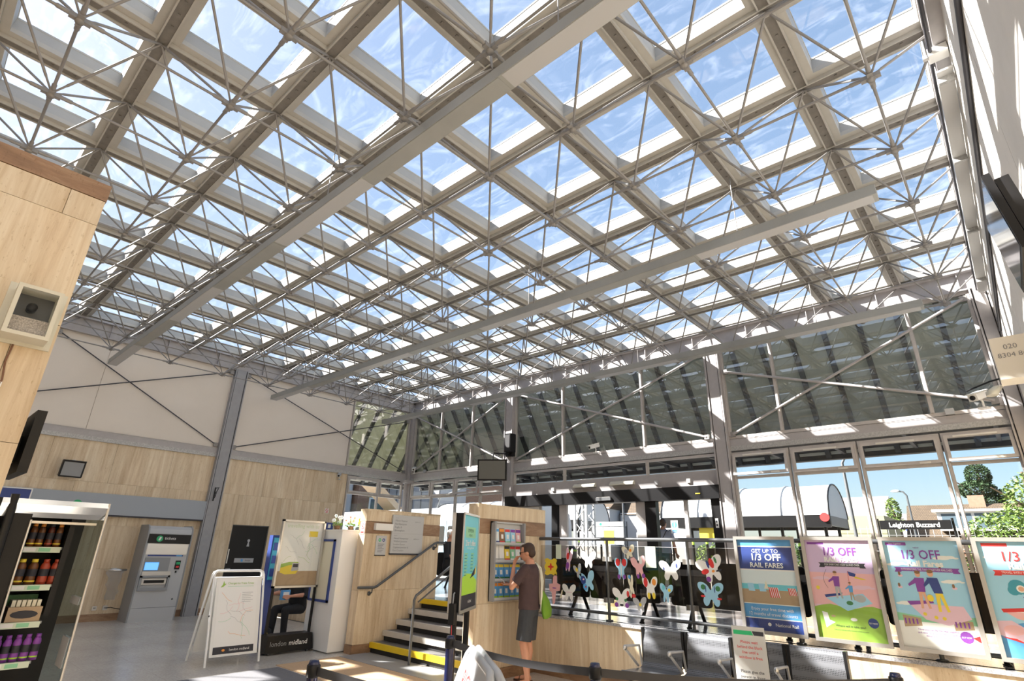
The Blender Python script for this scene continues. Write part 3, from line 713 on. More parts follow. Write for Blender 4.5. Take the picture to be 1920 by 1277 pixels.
def ribbon(g, u, v, w_, h_, mt, txt, tmt='p_white'):
    blob(g, [(u - w_ / 2, v), (u + w_ / 2, v), (u + w_ / 2, v + h_), (u - w_ / 2, v + h_)], mt, 4)
    for s_ in (-1, 1): blob(g, [(u + s_ * (w_ / 2 - .01), v - .01), (u + s_ * (w_ / 2 + .045), v - .01), (u + s_ * (w_ / 2 + .03), v + h_ / 2), (u + s_ * (w_ / 2 + .045), v + h_), (u + s_ * (w_ / 2 - .01), v + h_)][::s_ and 1], mt, 3)
    tx(g, txt, u, v + h_ * .25, h_ * .75, tmt, 7, maxw=w_ * .94)
def art_beach(g, W_, H_):
    rect(g, 0, 0, W_, H_, 'p_white', 0)
    rect(g, 0, H_ * .93, W_, H_, 'p_blue'); rect(g, 0, H_ * .665, W_, H_ * .915, 'p_navy'); rect(g, 0, H_ * .47, W_, H_ * .65, 'p_pale'); rect(g, 0, H_ * .43, W_, H_ * .50, 'p_cyan', 2)
    rect(g, 0, H_ * .29, W_, H_ * .44, 'p_sand', 2); rect(g, 0, H_ * .135, W_, H_ * .28, 'p_blue'); rect(g, 0, 0, W_, H_ * .125, 'p_navy')
    for u in (.07, .19): blob(g, [(u, H_ * .42), (u + .07, H_ * .42), (u + .055, H_ * .505), (u - .01, H_ * .505)], 'p_sky', 3)
    for u, s_ in ((.30, 1.25), (.50, 1.0)):
        for k in range(5): blob(g, [(u + k * .016 * s_, H_ * .36 + (.5 if s_ == 1 else 0) * .06), (u + (k + .6) * .016 * s_, H_ * .36 + (.5 if s_ == 1 else 0) * .06), (u + (k + .6) * .016 * s_ - .015, H_ * .47), (u + k * .016 * s_ - .015, H_ * .47)], 'p_red', 4)
        blob(g, [(u, H_ * .36 + (.5 if s_ == 1 else 0) * .06), (u + .08 * s_, H_ * .36 + (.5 if s_ == 1 else 0) * .06), (u + .08 * s_ - .015, H_ * .47), (u - .015, H_ * .47)], 'p_white', 3)
    blob(g, [(.24, H_ * .45), (.29, H_ * .45), (.265, H_ * .54)], 'p_cream', 4)
    tx(g, 'GET UP TO', W_ / 2, H_ * .85, .058, 'p_white'); tx(g, '1/3 OFF', W_ / 2, H_ * .765, .10, 'p_white', bold=.0025); tx(g, 'RAIL FARES', W_ / 2, H_ * .685, .072, 'p_white', bold=.0015, maxw=.50)
    tx(g, 'Enjoy your free time with', W_ / 2, H_ * .215, .045, 'p_white', maxw=.44); tx(g, '12 months of travel discounts', W_ / 2, H_ * .16, .045, 'p_white', maxw=.5)
    tx(g, 'National Rail', W_ * .72, H_ * .055, .045, 'p_white', maxw=.25); disc(g, W_ * .42, H_ * .07, .018, 'p_white', 3)
def art_lilac(g, W_, H_):
    rect(g, 0, 0, W_, H_, 'p_rose', 0); rect(g, 0, H_ * .66, W_, H_, 'p_lilac'); rect(g, 0, H_ * .33, W_, H_ * .66, 'p_pink', 1)
    blob(g, [(0, 0), (W_, 0), (W_, H_ * .30)] + [(W_ * (1 - k / 8), H_ * (.32 + .02 * math.sin(k * 1.3))) for k in range(9)], 'p_green', 2)
    cloud(g, W_ * .75, H_ * .52, .06, 'p_rose'); cloud(g, W_ * .16, H_ * .60, .05, 'p_rose'); disc(g, .06, H_ * .50, .018, 'p_yellow', 3)
    blob(g, [(.12, H_ * .40), (.46, H_ * .46), (.53, H_ * .37), (.30, H_ * .28), (.22, H_ * .33)], 'p_sky', 3); blob(g, [(.11, H_ * .43), (.28, H_ * .46), (.27, H_ * .435), (.12, H_ * .405)], 'p_navy', 4)
    figure2d(g, .24, H_ * .40, .26, 'p_purple', 'p_grey'); figure2d(g, .36, H_ * .39, .17, 'p_blue', 'p_sand'); disc(g, .43, H_ * .41, .05, 'p_grey', 5, .035); disc(g, .33, H_ * .36, .03, 'p_dkgreen', 5, .02)
    for k in range(10): blob(g, [(.155 - .03 * math.sin(k / 9 * math.pi) , H_ * .50 + k * .018), (.158 - .03 * math.sin(k / 9 * math.pi), H_ * .50 + k * .018), (.158 - .03 * math.sin((k + 1) / 9 * math.pi), H_ * .50 + k * .018 + .018), (.155 - .03 * math.sin((k + 1) / 9 * math.pi), H_ * .50 + k * .018 + .018)], 'ink', 5)
    blob(g, [(.36, H_ * .68), (.43, H_ * .655), (.42, H_ * .625), (.37, H_ * .635)], 'p_navy', 5); blob(g, [(.42, H_ * .63), (.52, H_ * .60), (.47, H_ * .60), (.41, H_ * .615)], 'p_yellow', 5); rect(g, .358, H_ * .50, .361, H_ * .68, 'p_red', 5)
    blob(g, [(.06, H_ * .26), (.11, H_ * .25), (.12, H_ * .18), (.17, H_ * .16), (.12, H_ * .13), (.08, H_ * .10)], 'p_white', 4); disc(g, .34, H_ * .20, .03, 'p_white', 4, .015); disc(g, .16, H_ * .22, .02, 'p_sand', 4, .01)
    disc(g, W_ * .84, H_ * .18, .045, 'p_navy', 4); tx(g, 'BUY NOW', W_ * .84, H_ * .17, .022, 'p_white', 6, maxw=.07)
    tx(g, '1/3 OFF', W_ * .52, H_ * .84, .115, 'p_purple', bold=.001, maxw=.30); tx(g, 'RAIL FARES', W_ * .53, H_ * .775, .062, 'p_white', bold=.003, maxw=.37)
    ribbon(g, W_ * .53, H_ * .725, .34, .035, 'ink', 'FOR EVERYONE AGED 26 AND OVER'); rect(g, .02, H_ * .955, .18, H_ * .98, 'p_purple', 2); tx(g, 'Where will it take you?', W_ * .5, H_ * .12, .028, 'ink'); tx(g, 'Visit your nearest staffed station to find out more', W_ * .5, H_ * .085, .015, 'ink', maxw=.34)
def art_couple(g, W_, H_):
    rect(g, 0, 0, W_, H_, 'p_sky', 0); blob(g, [(0, H_ * .20), (W_, H_ * .20), (W_, H_ * .31), (W_ * .5, H_ * .27), (0, H_ * .31)], 'p_mint', 1); rect(g, 0, 0, W_, H_ * .235, 'p_white', 2)
    cloud(g, W_ * .78, H_ * .84, .055); cloud(g, W_ * .12, H_ * .77, .05); cloud(g, W_ * .8, H_ * .62, .05); cloud(g, W_ * .14, H_ * .40, .05)
    blob(g, [(.10, H_ * .42), (.36, H_ * .40), (.52, H_ * .40), (.56, H_ * .29), (.38, H_ * .22), (.22, H_ * .26), (.14, H_ * .36)], 'p_rose', 3); blob(g, [(.10, H_ * .42), (.30, H_ * .44), (.31, H_ * .415), (.12, H_ * .385)], 'p_purple', 4)
    figure2d(g, .23, H_ * .36, .33, 'p_purple', 'p_skin'); figure2d(g, .36, H_ * .34, .36, 'p_navy', 'p_yellow', 6, -.03); disc(g, .29, H_ * .46, .025, 'p_yellow', 9, .03)
    for u, v in ((.22, .31), (.30, .285), (.36, .28)): disc(g, u, H_ * v, .015, 'p_yellow', 5)
    for u, v in ((.07, .55), (.09, .66), (.49, .56), (.42, .72)): disc(g, u, H_ * v, .02, 'p_rose', 3, .012); disc(g, u - .005, H_ * (v + .02), .010, 'p_brown', 4, .018)
    for a, b in ((0.04, .12), (.42, .50)):
        blob(g, [(a, H_ * .18), (b + .06, H_ * .20), (b + .06, H_ * .27), (a, H_ * .29)], 'p_sand', 3)
        for k in range(4): rect(g, a + .01 + k * .03, H_ * .21, a + .022 + k * .03, H_ * .26, 'p_purple', 4)
    tx(g, '1/3 OFF', W_ * .48, H_ * .825, .115, 'p_purple', bold=.001, maxw=.30); tx(g, 'Rail Fares', W_ * .52, H_ * .755, .072, 'p_white', bold=.003, maxw=.37); tx(g, 'NEW', W_ * .45, H_ * .925, .02, 'p_purple')
    ribbon(g, W_ * .52, H_ * .705, .42, .035, 'p_purple', 'INTRODUCING THE TWO TOGETHER RAILCARD'); rect(g, .02, H_ * .955, .19, H_ * .985, 'p_purple', 2); tx(g, 'Two Together', .10, H_ * .965, .018, 'p_white', 5)
    for k, s_ in enumerate(('Now you can fly the nest together', 'and save on your rail fares together.', 'Where will it take you?')): tx(g, s_, W_ * .5, H_ * (.16 - k * .028), .022, 'p_purple', maxw=.33)
    disc(g, W_ * .83, H_ * .13, .048, 'p_purple', 4); tx(g, 'BUY NOW', W_ * .83, H_ * .12, .022, 'p_white', 6, maxw=.07); blob(g, [(W_ * .9, H_ * .13), (W_ * .99, H_ * .09), (W_ * .99, H_ * .15)], 'p_red', 4)
def art_dragon(g, W_, H_):
    rect(g, 0, 0, W_, H_, 'p_sky', 0); blob(g, [(0, H_ * .25), (W_ * .5, H_ * .33), (W_, H_ * .3), (W_, 0), (0, 0)], 'p_blue', 1); blob(g, [(0, H_ * .30), (.10, H_ * .31), (.22, H_ * .22), (.2, H_ * .12), (0, H_ * .18)], 'p_rose', 2)
    cloud(g, .08, H_ * .86, .04); cloud(g, .2, H_ * .40, .05)
    for u, v, r in ((.20, .60, .06), (.26, .58, .05), (.17, .57, .04)): disc(g, u, H_ * v, r, 'p_teal', 3)
    disc(g, .22, H_ * .585, .03, 'p_white', 4); disc(g, .222, H_ * .585, .02, 'p_skin', 5); blob(g, [(.24, H_ * .40), (.33, H_ * .42), (.34, H_ * .52), (.22, H_ * .52)], 'p_purple', 3)
    blob(g, [(.06, H_ * .39), (.30, H_ * .41), (.42, H_ * .37), (.30, H_ * .28), (.14, H_ * .33)], 'p_pink', 2); blob(g, [(.05, H_ * .405), (.26, H_ * .43), (.26, H_ * .40), (.06, H_ * .375)], 'p_red', 4); disc(g, .20, H_ * .33, .02, 'p_yellow', 5, .014)
    disc(g, .1, H_ * .23, .07, 'p_pink', 3, .04); blob(g, [(0, H_ * .17), (.16, H_ * .12), (.2, H_ * .10), (.1, H_ * .16)], 'p_red', 4)
    tx(g, '1/3 OFF', W_ * .55, H_ * .825, .115, 'p_red', bold=.001, maxw=.34); tx(g, 'Rail Fares', W_ * .55, H_ * .755, .072, 'p_white', bold=.003, maxw=.38); ribbon(g, W_ * .55, H_ * .705, .42, .035, 'p_red', 'TRAVEL WITH THE FAMILY AND FRIENDS'); rect(g, .03, H_ * .955, .21, H_ * .985, 'p_red', 2)
poster(12.29, 12.95, 'blue framed poster of deckchairs on a beach, leftmost of the four on the railing', art_beach)
poster(13.02, 13.69, 'framed poster in lilac, pink and green with an archer, on the railing', art_lilac)
poster(13.74, 14.40, 'sky blue framed poster of a couple striding on a flying carpet', art_couple)
poster(14.47, 15.12, 'framed poster with red heading and blue sea, rightmost on the railing', art_dragon)

# ---------------- automatic doors ----------------
t = thing('door_2', None, None, (0, 7.5, .75), kind='structure')
D_ = FX(0, 0, 0)
g = MB(D_); g.box((4.58, 2.68, -.05), (10.47, 2.95, .20), 'black'); g.build('door_header', t)
g = MB(D_); g.box((4.74, 2.95, -.03), (10.46, 3.24, .06), 'steel_paint'); g.build('door_beam', t)
for a, b in ((10.24, 10.46), (8.74, 9.0), (6.12, 6.3)):
    g = MB(D_); g.box((a, .75, -.05), (b, 2.68, .10), 'black'); g.build('door_jamb', t)
for a, b in ((6.32, 6.55), (8.48, 8.72), (9.62, 9.70)):
    g = MB(D_); g.box((a, .75, -.03), (b, 2.68, .04), 'window_frame'); g.build('door_stile', t)
for a, b in ((4.74, 6.12), (9.0, 10.24)):
    g = MB(D_); g.poly([(a, .76, 0), (b, .76, 0), (b, 2.68, 0), (a, 2.68, 0)], 'pane_clear'); g.build('door_glass', t)
g = MB(D_); g.box((7.55, 2.73, .20), (7.95, 2.80, .25), 'grey_dk'); g.box((7.57, 2.79, .205), (7.93, 2.81, .245), 'silver'); g.build('door_sensor', t)
g = MB(D_); g.box((9.98, 2.78, .20), (10.08, 2.80, .21), 'p_yellow'); g.build('door_label', t)
for u, w_, lab in ((7.15, .62, 'left'), (8.20, .62, 'right')):
    g = MB(D_); g.prism([(0, 0), (.12, 0), (.12, .03), (.05, .09), (0, .09)], u - w_ / 2, u + w_ / 2, 'beige_box', Matrix.Translation((0, 3.07, .06)) @ Matrix(((0, 0, 1, 0), (0, 1, 0, 0), (1, 0, 0, 0), (0, 0, 0, 1))))
    tag(g.build('wall_light'), 'cream wedge shaped light on the grey beam above the doors, %s one of two' % lab, 'light')
for u, lab in ((6.15, 'small white square box on the beam above the left door post'), (9.80, 'small white box on the beam at the right above the doors'), (9.05, 'small grey box on the beam above the doors, beside the right light')):
    simple('junction_box', lab, 'box', lambda g: g.box((u - .04, 3.03, .06), (u + .04, 3.12, .10), 'white' if 'white' in lab else 'grey_lt'), M=D_)
# door stickers and door notice
def sticker(name, M, label, u, v, w_, h_, fn, cat='sign'):
    g = MB(M @ Matrix.Translation((u, v, .004))); g.box((0, 0, 0), (w_, h_, .002), 'p_white'); k = MB(g.M @ Matrix.Translation((0, 0, .002))); fn(k, w_, h_)
    o = len(g.v); g.v += k.v; g.f += [[o + q for q in ff] for ff in k.f]; g.mi += [g.m(k.mats[q]) for q in k.mi]; g.sm += k.sm
    return tag(g.build(name), label, cat)
def s_pull(g, W_, H_): disc(g, W_ / 2, H_ * .66, W_ * .40, 'p_blue', 1); rect(g, W_ * .44, H_ * .58, W_ * .56, H_ * .86, 'p_white', 3); disc(g, W_ / 2, H_ * .52, W_ * .06, 'p_white', 3); rect(g, W_ * .15, H_ * .18, W_ * .85, H_ * .27, 'p_blue', 2); rect(g, W_ * .15, H_ * .06, W_ * .85, H_ * .14, 'p_blue', 2)
sticker('door_sticker', D_, 'white notice with a blue disc on the right hand door glass', 9.28, 2.02, .16, .26, s_pull)
sticker('door_sticker', D_, 'white notice with a blue disc on the glass beside the right stone pier', 5.02, 2.15, .18, .30, s_pull)
g = MB(D_); g.box((10.30, 2.12, .10), (10.36, 2.30, .115), 'white'); g.box((10.315, 2.15, .115), (10.345, 2.19, .118), 'ink'); g.box((10.315, 2.22, .115), (10.345, 2.26, .118), 'ink'); tag(g.build('door_switch'), 'small white switch plate on the black right door post', 'switch')
g = MB(D_); g.box((4.72, 2.40, .02), (5.75, 2.72, .05), 'window_frame'); g.box((4.78, 2.42, .05), (5.68, 2.66, .052), 'p_white'); tag(g.build('notice_board'), 'pale framed notice board behind the top of the right stone pier', 'board')

# ---------------- left wall fixtures ----------------
t = thing('door_1', None, None, (4.89, 0, 0), kind='structure')
M_ = FY(5.36, -.06, 0)
g = MB(M_); g.box((.02, 0, 0), (.92, 2.01, .04), 'black'); g.build('door_leaf', t)
g = MB(M_); g.box((0, 0, -.02), (.02, 2.03, .06), 'grey_dk'); g.box((.92, 0, -.02), (.94, 2.03, .06), 'grey_dk'); g.box((0, 2.01, -.02), (.94, 2.03, .06), 'grey_dk'); g.build('door_frame', t)
g = MB(M_); g.box((.22, 1.14, .04), (.70, 1.24, .044), 'p_grey'); rect(g, .38, 1.16, .43, 1.22, 'p_blue', 80); tx(g, 'Private', .55, 1.17, .05, 'ink', 82, maxw=.16); g.build('door_plate', t)
g = MB(M_); g.box((.03, 1.12, .04), (.055, 1.45, .05), 'silver'); g.tube([(.045, 1.0, .04), (.045, 1.0, .09), (.14, 1.0, .09)], .009, 'silver', 8); g.build('door_handle', t)
g = MB(M_); disc(g, .49, 1.66, .035, 'p_grey', 70); blob(g, [(.455, 1.52), (.525, 1.52), (.50, 1.64), (.48, 1.64)], 'p_grey', 70); g.build('door_symbol', t)
# sign fascia
M_ = FY(10.6, 0, 0)
t = thing('sign_fascia', 'long blue grey sign fascia on the left wall above the ticket machine', 'sign', (8.3, .12, 2.1))
g = MB(M_); g.box((0, 2.10, 0), (4.48, 2.53, .14), 'steel_fascia' if 'steel_fascia' in MATS else 'grey_fascia' if 'grey_fascia' in MATS else 'p_grey'); g.build('fascia_panel', t)
g = MB(M_); g.box((0, 2.07, .0), (4.48, 2.10, .145), 'ink'); g.build('fascia_edge', t)
g = MB(M_); disc(g, 1.93, 2.28, .09, 'p_emerald', 236); tx(g, 'london midland', 2.25, 2.23, .12, 'ink', 238, maxw=.40); g.build('fascia_text', t)
simple('newspaper_sign', 'dark blue newspaper sign at the left end of the fascia', 'sign', lambda g: (g.box((.50, 2.14, .145), (1.12, 2.50, .19), 'p_navy'), g.box((.48, 2.50, .145), (1.14, 2.52, .20), 'p_white'), g.box((1.12, 2.14, .145), (1.14, 2.5, .2), 'p_white'), tx(g, 'Telegraph', .80, 2.20, .16, 'p_white', 320, maxw=.5), rect(g, .52, 2.36, .62, 2.52, 'p_yellow', 320)), M=M_)
# ticket machine
t = thing('ticket_machine', 'grey self service ticket machine against the travertine wall', 'ticket machine', (6.9, .33, 0))
M_ = FY(7.36, .64, 0)    # front, u 0..0.91
g = MB(M_)
prof = [(-.62, 0), (0, 0), (.0, .0), (.0, 1.78), (-.04, 1.87), (-.12, 1.91), (-.62, 1.91)]
Lp = Matrix(((0, 0, 1, 0), (0, 1, 0, 0), (-1, 0, 0, 0), (0, 0, 0, 1)))
def side_prism(g, pts, u0, u1, mt):   # profile in (w, v) extruded along u
    n = len(pts); vs = [(u0, p[1], p[0]) for p in pts] + [(u1, p[1], p[0]) for p in pts]
    ar = sum(pts[i][0] * pts[(i + 1) % n][1] - pts[(i + 1) % n][0] * pts[i][1] for i in range(n))
    fs = [tuple(range(n)), tuple(range(n, 2 * n))[::-1]] + [(i, n + i, n + (i + 1) % n, (i + 1) % n) for i in range(n)]
    if ar < 0: fs = [f_[::-1] for f_ in fs]
    g.add(vs, fs, mt)
P_ = [(-.62, .27), (0, .27), (0, 1.76), (-.03, 1.85), (-.11, 1.91), (-.62, 1.91)]
side_prism(g, P_, 0.03, .88, 'grey_lt'); side_prism(g, [(-.62, .0), (.0, 0), (.01, 1.77), (-.025, 1.87), (-.11, 1.93), (-.62, 1.93)], 0, .03, 'grey_md'); side_prism(g, [(-.62, .0), (.0, 0), (.01, 1.77), (-.025, 1.87), (-.11, 1.93), (-.62, 1.93)], .88, .91, 'grey_md')
g.build('cabinet', t)
g = MB(M_); g.box((.03, 0, -.6), (.88, .265, .004), 'grey_lt'); g.build('plinth', t)
g = MB(M_); g.box((.03, 1.55, 0), (.88, 1.74, .014), 'black'); disc(g, .25, 1.645, .065, 'p_emerald', 30); blob(g, [(.225, 1.61), (.26, 1.61), (.285, 1.68), (.245, 1.68)], 'p_white', 34); tx(g, 'tickets', .46, 1.63, .085, 'p_white', 30); g.build('header_sign', t)
g = MB(M_); g.box((.05, 1.32, 0), (.86, 1.54, .006), 'silver'); g.box((.10, 1.285, 0), (.80, 1.315, .006), 'p_navy'); g.box((.66, 1.285, .006), (.78, 1.315, .008), 'p_blue'); g.build('instruction_panel', t)
g = MB(M_); g.box((.07, .98, 0), (.56, 1.26, .012), 'grey_md'); g.box((.08, 1.0, .012), (.36, 1.17, .014), 'p_blue'); g.box((.07, .90, 0), (.62, .98, .03), 'silver'); g.build('screen_unit', t)
mat('screen_lit', (0.12, 0.34, 0.75), .3, emit=.5)
g = MB(M_); g.box((.09, 1.01, .014), (.35, 1.16, .016), 'screen_lit'); g.build('touch_screen', t)
g = MB(M_); g.box((.68, 1.02, 0), (.78, 1.20, .02), 'black'); g.box((.69, 1.12, .02), (.77, 1.17, .024), 'p_emerald'); g.box((.70, 1.05, .02), (.76, 1.09, .024), 'p_red'); g.box((.71, .95, 0), (.74, .99, .015), 'black'); g.build('card_reader', t)
g = MB(M_)
for q in (((.05, .60, 0), (.62, .66, .05)), ((.05, .66, 0), (.09, .90, .05)), ((.58, .66, 0), (.62, .90, .05)), ((.05, .86, 0), (.62, .90, .05))): g.box(q[0], q[1], 'grey_md')
g.box((.10, .72, 0), (.57, .84, .03), 'silver'); g.box((.14, .75, .03), (.53, .81, .032), 'black'); g.build('dispensing_tray', t)
g = MB(M_); g.lathe([(0, 0), (.018, 0), (.018, .008), (0, .008)], 'grey_dk', 10, Matrix.Translation((.78, .42, 0))); g.build('lock', t)
# bin ring with clear bag
t = thing('bin_bag_holder', 'wall mounted steel hoop holding a clear plastic rubbish sack', 'bin', (7.67, .22, .4))
g = MB(Matrix.Translation((7.67, .23, 1.0))); g.tube([(.18 * math.cos(k * math.pi / 12), .18 * math.sin(k * math.pi / 12), 0) for k in range(25)], .022, 'steel_bright', 8, cap=False); g.box((-.05, -.23, -.03), (.05, -.17, .03), 'silver'); g.build('hoop', t)
g = MB(Matrix.Translation((7.67, .23, 0)))
rg = []
for k in range(9):
    z = 1.0 - k * .072; r_ = .175 - .010 * k; rg.append(((.02 * math.sin(k * 1.9) - .004 * k, 0, z), r_ * (1 - .10 * (k % 2)), r_ * (.8 + .12 * math.sin(k * 2.2)), .4 * k))
g.loft(rg, 'film', 14); g.build('clear_sack', t)
# sockets and cable
for x, lab in ((7.83, 'grey metal socket low on the left wall, the one further left'), (7.64, 'grey metal socket with a black cable plugged in, beside the ticket machine')):
    g = MB(FY(x + .04, .02, .21)); g.rbox((0, 0, 0), (.085, .085, .03), 'silver', .01); g.box((.02, .03, .03), (.065, .06, .034), 'grey_md'); tag(g.build('wall_socket'), lab, 'socket')
g = MB(); g.tube([(7.63, .06, .25), (7.55, .08, .26), (7.45, .10, .235), (7.37, .10, .22)], .008, 'black', 6); tag(g.build('power_cable'), 'short black cable running from the wall socket to the ticket machine', 'cable')
# floodlight
t = thing('floodlight', 'black rectangular floodlight tilted on the left wall above the fascia', 'floodlight', (8.95, .1, 2.95))
g = MB(Matrix.Translation((8.95, .28, 2.96)) @ Matrix.Rotation(R(-12), 4, 'X') @ FY(.2, 0, 0)); g.rbox((0, -.17, -.09), (.40, .17, .0), 'black', .02); g.box((.0, .165, -.02), (.4, .18, .03), 'black'); g.build('housing', t)
g = MB(Matrix.Translation((8.95, .28, 2.96)) @ Matrix.Rotation(R(-12), 4, 'X') @ FY(.2, 0, 0)); g.box((.03, -.14, 0), (.37, .14, .006), 'grey_md'); g.build('lens', t)
g = MB(); g.box((8.92, .02, 3.1), (8.98, .2, 3.16), 'white'); g.tube([(8.95, .05, 3.12), (8.95, .24, 3.0)], .015, 'black'); g.build('mount', t)
# black bracket on the column
g = MB(FY(6.03, .17, 2.55)); g.box((0, 0, 0), (.025, .32, .02), 'black'); g.tube([(.012, .30, .01), (.012, .30, .12), (-.0, .30, .26)], .010, 'black'); g.tube([(.012, .04, .01), (.012, .10, .10), (.012, .20, .12), (.012, .28, .20)], .009, 'black'); g.tube([(.012, .12, .06), (.012, .17, .03), (.012, .2, .07), (.012, .16, .09)], .006, 'black')
tag(g.build('shelf_bracket'), 'small black wrought bracket fixed to the grey steel column', 'bracket')
def s_nosmoke(g, W_, H_):
    disc(g, W_ / 2, H_ * .6, W_ * .38, 'p_red', 1); disc(g, W_ / 2, H_ * .6, W_ * .28, 'p_white', 2); blob(g, [(W_ * .25, H_ * .75), (W_ * .32, H_ * .8), (W_ * .75, H_ * .45), (W_ * .68, H_ * .4)], 'p_red', 4); rect(g, W_ * .3, H_ * .57, W_ * .7, H_ * .63, 'ink', 3); rect(g, W_ * .15, H_ * .08, W_ * .85, H_ * .2, 'p_red', 2)
sticker('no_smoking_sign', FY(2.88, .02, 0), 'small red and white no smoking sign on the left wall near the windows', 0, 2.46, .12, .13, s_nosmoke)
sticker('no_smoking_sign', FX(5.76, 6.33, 0), 'red and white no smoking sign on the end of the left stone pier', .03, 1.80, .13, .20, s_nosmoke)
# pier signs
M_ = FY(5.24, 6.525, 0)
t = thing('destination_board', 'grey board listing destinations by platform on the left stone pier', 'sign', (4.9, 6.53, 1.48))
g = MB(M_); g.box((0, 1.50, 0), (.70, 2.14, .03), 'p_grey2' if 'p_grey2' in MATS else 'grey_lt'); g.build('board_panel', t)
g = MB(M_); g.box((-.005, 1.475, 0), (.705, 1.50, .034), 'ink'); g.build('board_edge', t)
g = MB(M_ @ Matrix.Translation((0, 0, .03)))
for k, s_ in enumerate(('Milton Keynes', 'Northampton', 'Rugby &', 'Birmingham')): tx(g, s_, .05, 2.03 - k * .055, .046, 'text_grey', 2, align='LEFT')
tx(g, 'trains to', .05, 2.085, .02, 'text_grey', 2, align='LEFT'); tx(g, 'trains to', .05, 1.785, .02, 'text_grey', 2, align='LEFT')
for k, s_ in enumerate(('Hemel Hempstead', 'Watford Junction', 'London Euston', 'Clapham Junction &', 'East Croydon')): tx(g, s_, .05, 1.735 - k * .05, .042, 'text_grey', 2, align='LEFT')
tx(g, 'platform 3', .62, 2.03, .03, 'text_grey', 2, align='RIGHT'); tx(g, 'platform 4', .62, 1.735, .03, 'text_grey', 2, align='RIGHT'); rect(g, .01, 1.83, .69, 1.832, 'grey_md', 1); g.build('board_text', t)
t = thing('access_notice', 'small grey notice with green and blue symbols beneath the white wall light', 'sign', (5.42, 6.53, 1.46))
g = MB(FY(5.53, 6.51, 0)); g.box((0, 1.47, 0), (.21, 1.78, .02), 'grey_lt'); g.box((0, 1.455, 0), (.21, 1.47, .024), 'ink'); g.build('notice_panel', t)
g = MB(FY(5.53, 6.51, 0)); disc(g, .07, 1.71, .028, 'p_emerald', 34); disc(g, .15, 1.71, .028, 'p_navy', 34); disc(g, .07, 1.71, .010, 'p_white', 36); disc(g, .15, 1.71, .010, 'p_white', 36)
for k in range(6): rect(g, .04, 1.64 - k * .025, .17 - .02 * (k % 3), 1.65 - k * .025, 'text_grey', 34)
g.build('notice_text', t)
simple('wall_light', 'short white strip light beside the destination board on the left pier', 'light', lambda g: (g.box((0, 1.87, 0), (.36, 1.98, .07), 'white'), g.box((.01, 1.865, .01), (.35, 1.87, .06), 'grey_lt')), M=FY(5.60, 6.51, 0))

# ---------------- leaflet rack ----------------
M_ = FY(5.52, 9.245, 0)
t = thing('leaflet_rack', 'grey metal four tier leaflet rack on the right stone pier', 'rack', (5.19, 9.3, .95))
g = MB(M_); g.box((0, .95, 0), (.66, 1.98, .015), 'grey_lt'); g.box((0, .95, 0), (.03, 1.98, .09), 'grey_md'); g.box((.63, .95, 0), (.66, 1.98, .09), 'grey_md'); g.box((0, 1.96, 0), (.66, 1.98, .05), 'grey_lt'); g.build('rack_body', t)
for z in (.965, 1.205, 1.445, 1.675):
    g = MB(M_); g.box((.03, z - .012, .015), (.63, z, .085), 'grey_md'); g.box((.03, z, .078), (.63, z + .03, .085), 'grey_lt'); g.build('tier', t)
rows = [(1.675, ['p_pale:p_blue:p_navy', 'p_brown:p_orange:p_red', 'p_sky:p_red:p_mint', 'p_sky:p_purple:p_rose', 'p_pink:p_purple:p_green'], ['pale blue', 'dark brown and orange', 'sky blue with red heading', 'light blue and purple', 'pink and green'], 'top'),
        (1.445, ['p_white:p_white:p_grey', 'p_white:p_white:p_grey', 'p_yellow:p_black:p_red', 'p_mint:p_red:p_white', 'p_pale:p_red:p_white'], ['plain white, leftmost', 'plain white, second', 'yellow with black band', 'green and red striped', 'pale red striped'], 'second'),
        (1.205, ['p_blue:p_yellow:p_dkgreen'] * 5, ['blue and yellow'] * 5, 'third'), (.965, ['p_blue:p_orange:p_lime'] * 5, ['blue and orange'] * 5, 'lowest')]
ordn = ['leftmost', 'second from left', 'middle', 'second from right', 'rightmost']
for z, cols, desc, rn in rows:
    for k in range(5):
        c1, c2, c3 = cols[k].split(':')
        u = .045 + k * .117; hh = .215
        g = MB(M_ @ Matrix.Translation((u, z + .002, .03)) @ Matrix.Rotation(R(-6), 4, 'X')); g.box((0, 0, 0), (.102, hh, .012), c1)
        g2 = g; T_ = .013
        for (a, b, c, d, mt) in ((0, hh * .78, .102, hh * .96, c2), (0, 0, .102, hh * .2, c3), (.03, hh * .35, .075, hh * .62, 'p_white' if c1 != 'p_white' else 'p_white')): g.poly([(a, b, T_), (c, b, T_), (c, d, T_), (a, d, T_)], mt)
        lab = '%s leaflets in the %s tier of the rack%s' % (desc[k], rn, ', ' + ordn[k] if rn in ('third', 'lowest') else '')
        tag(g.build('leaflet_stack'), lab, 'leaflets', '%s tier leaflets' % rn)
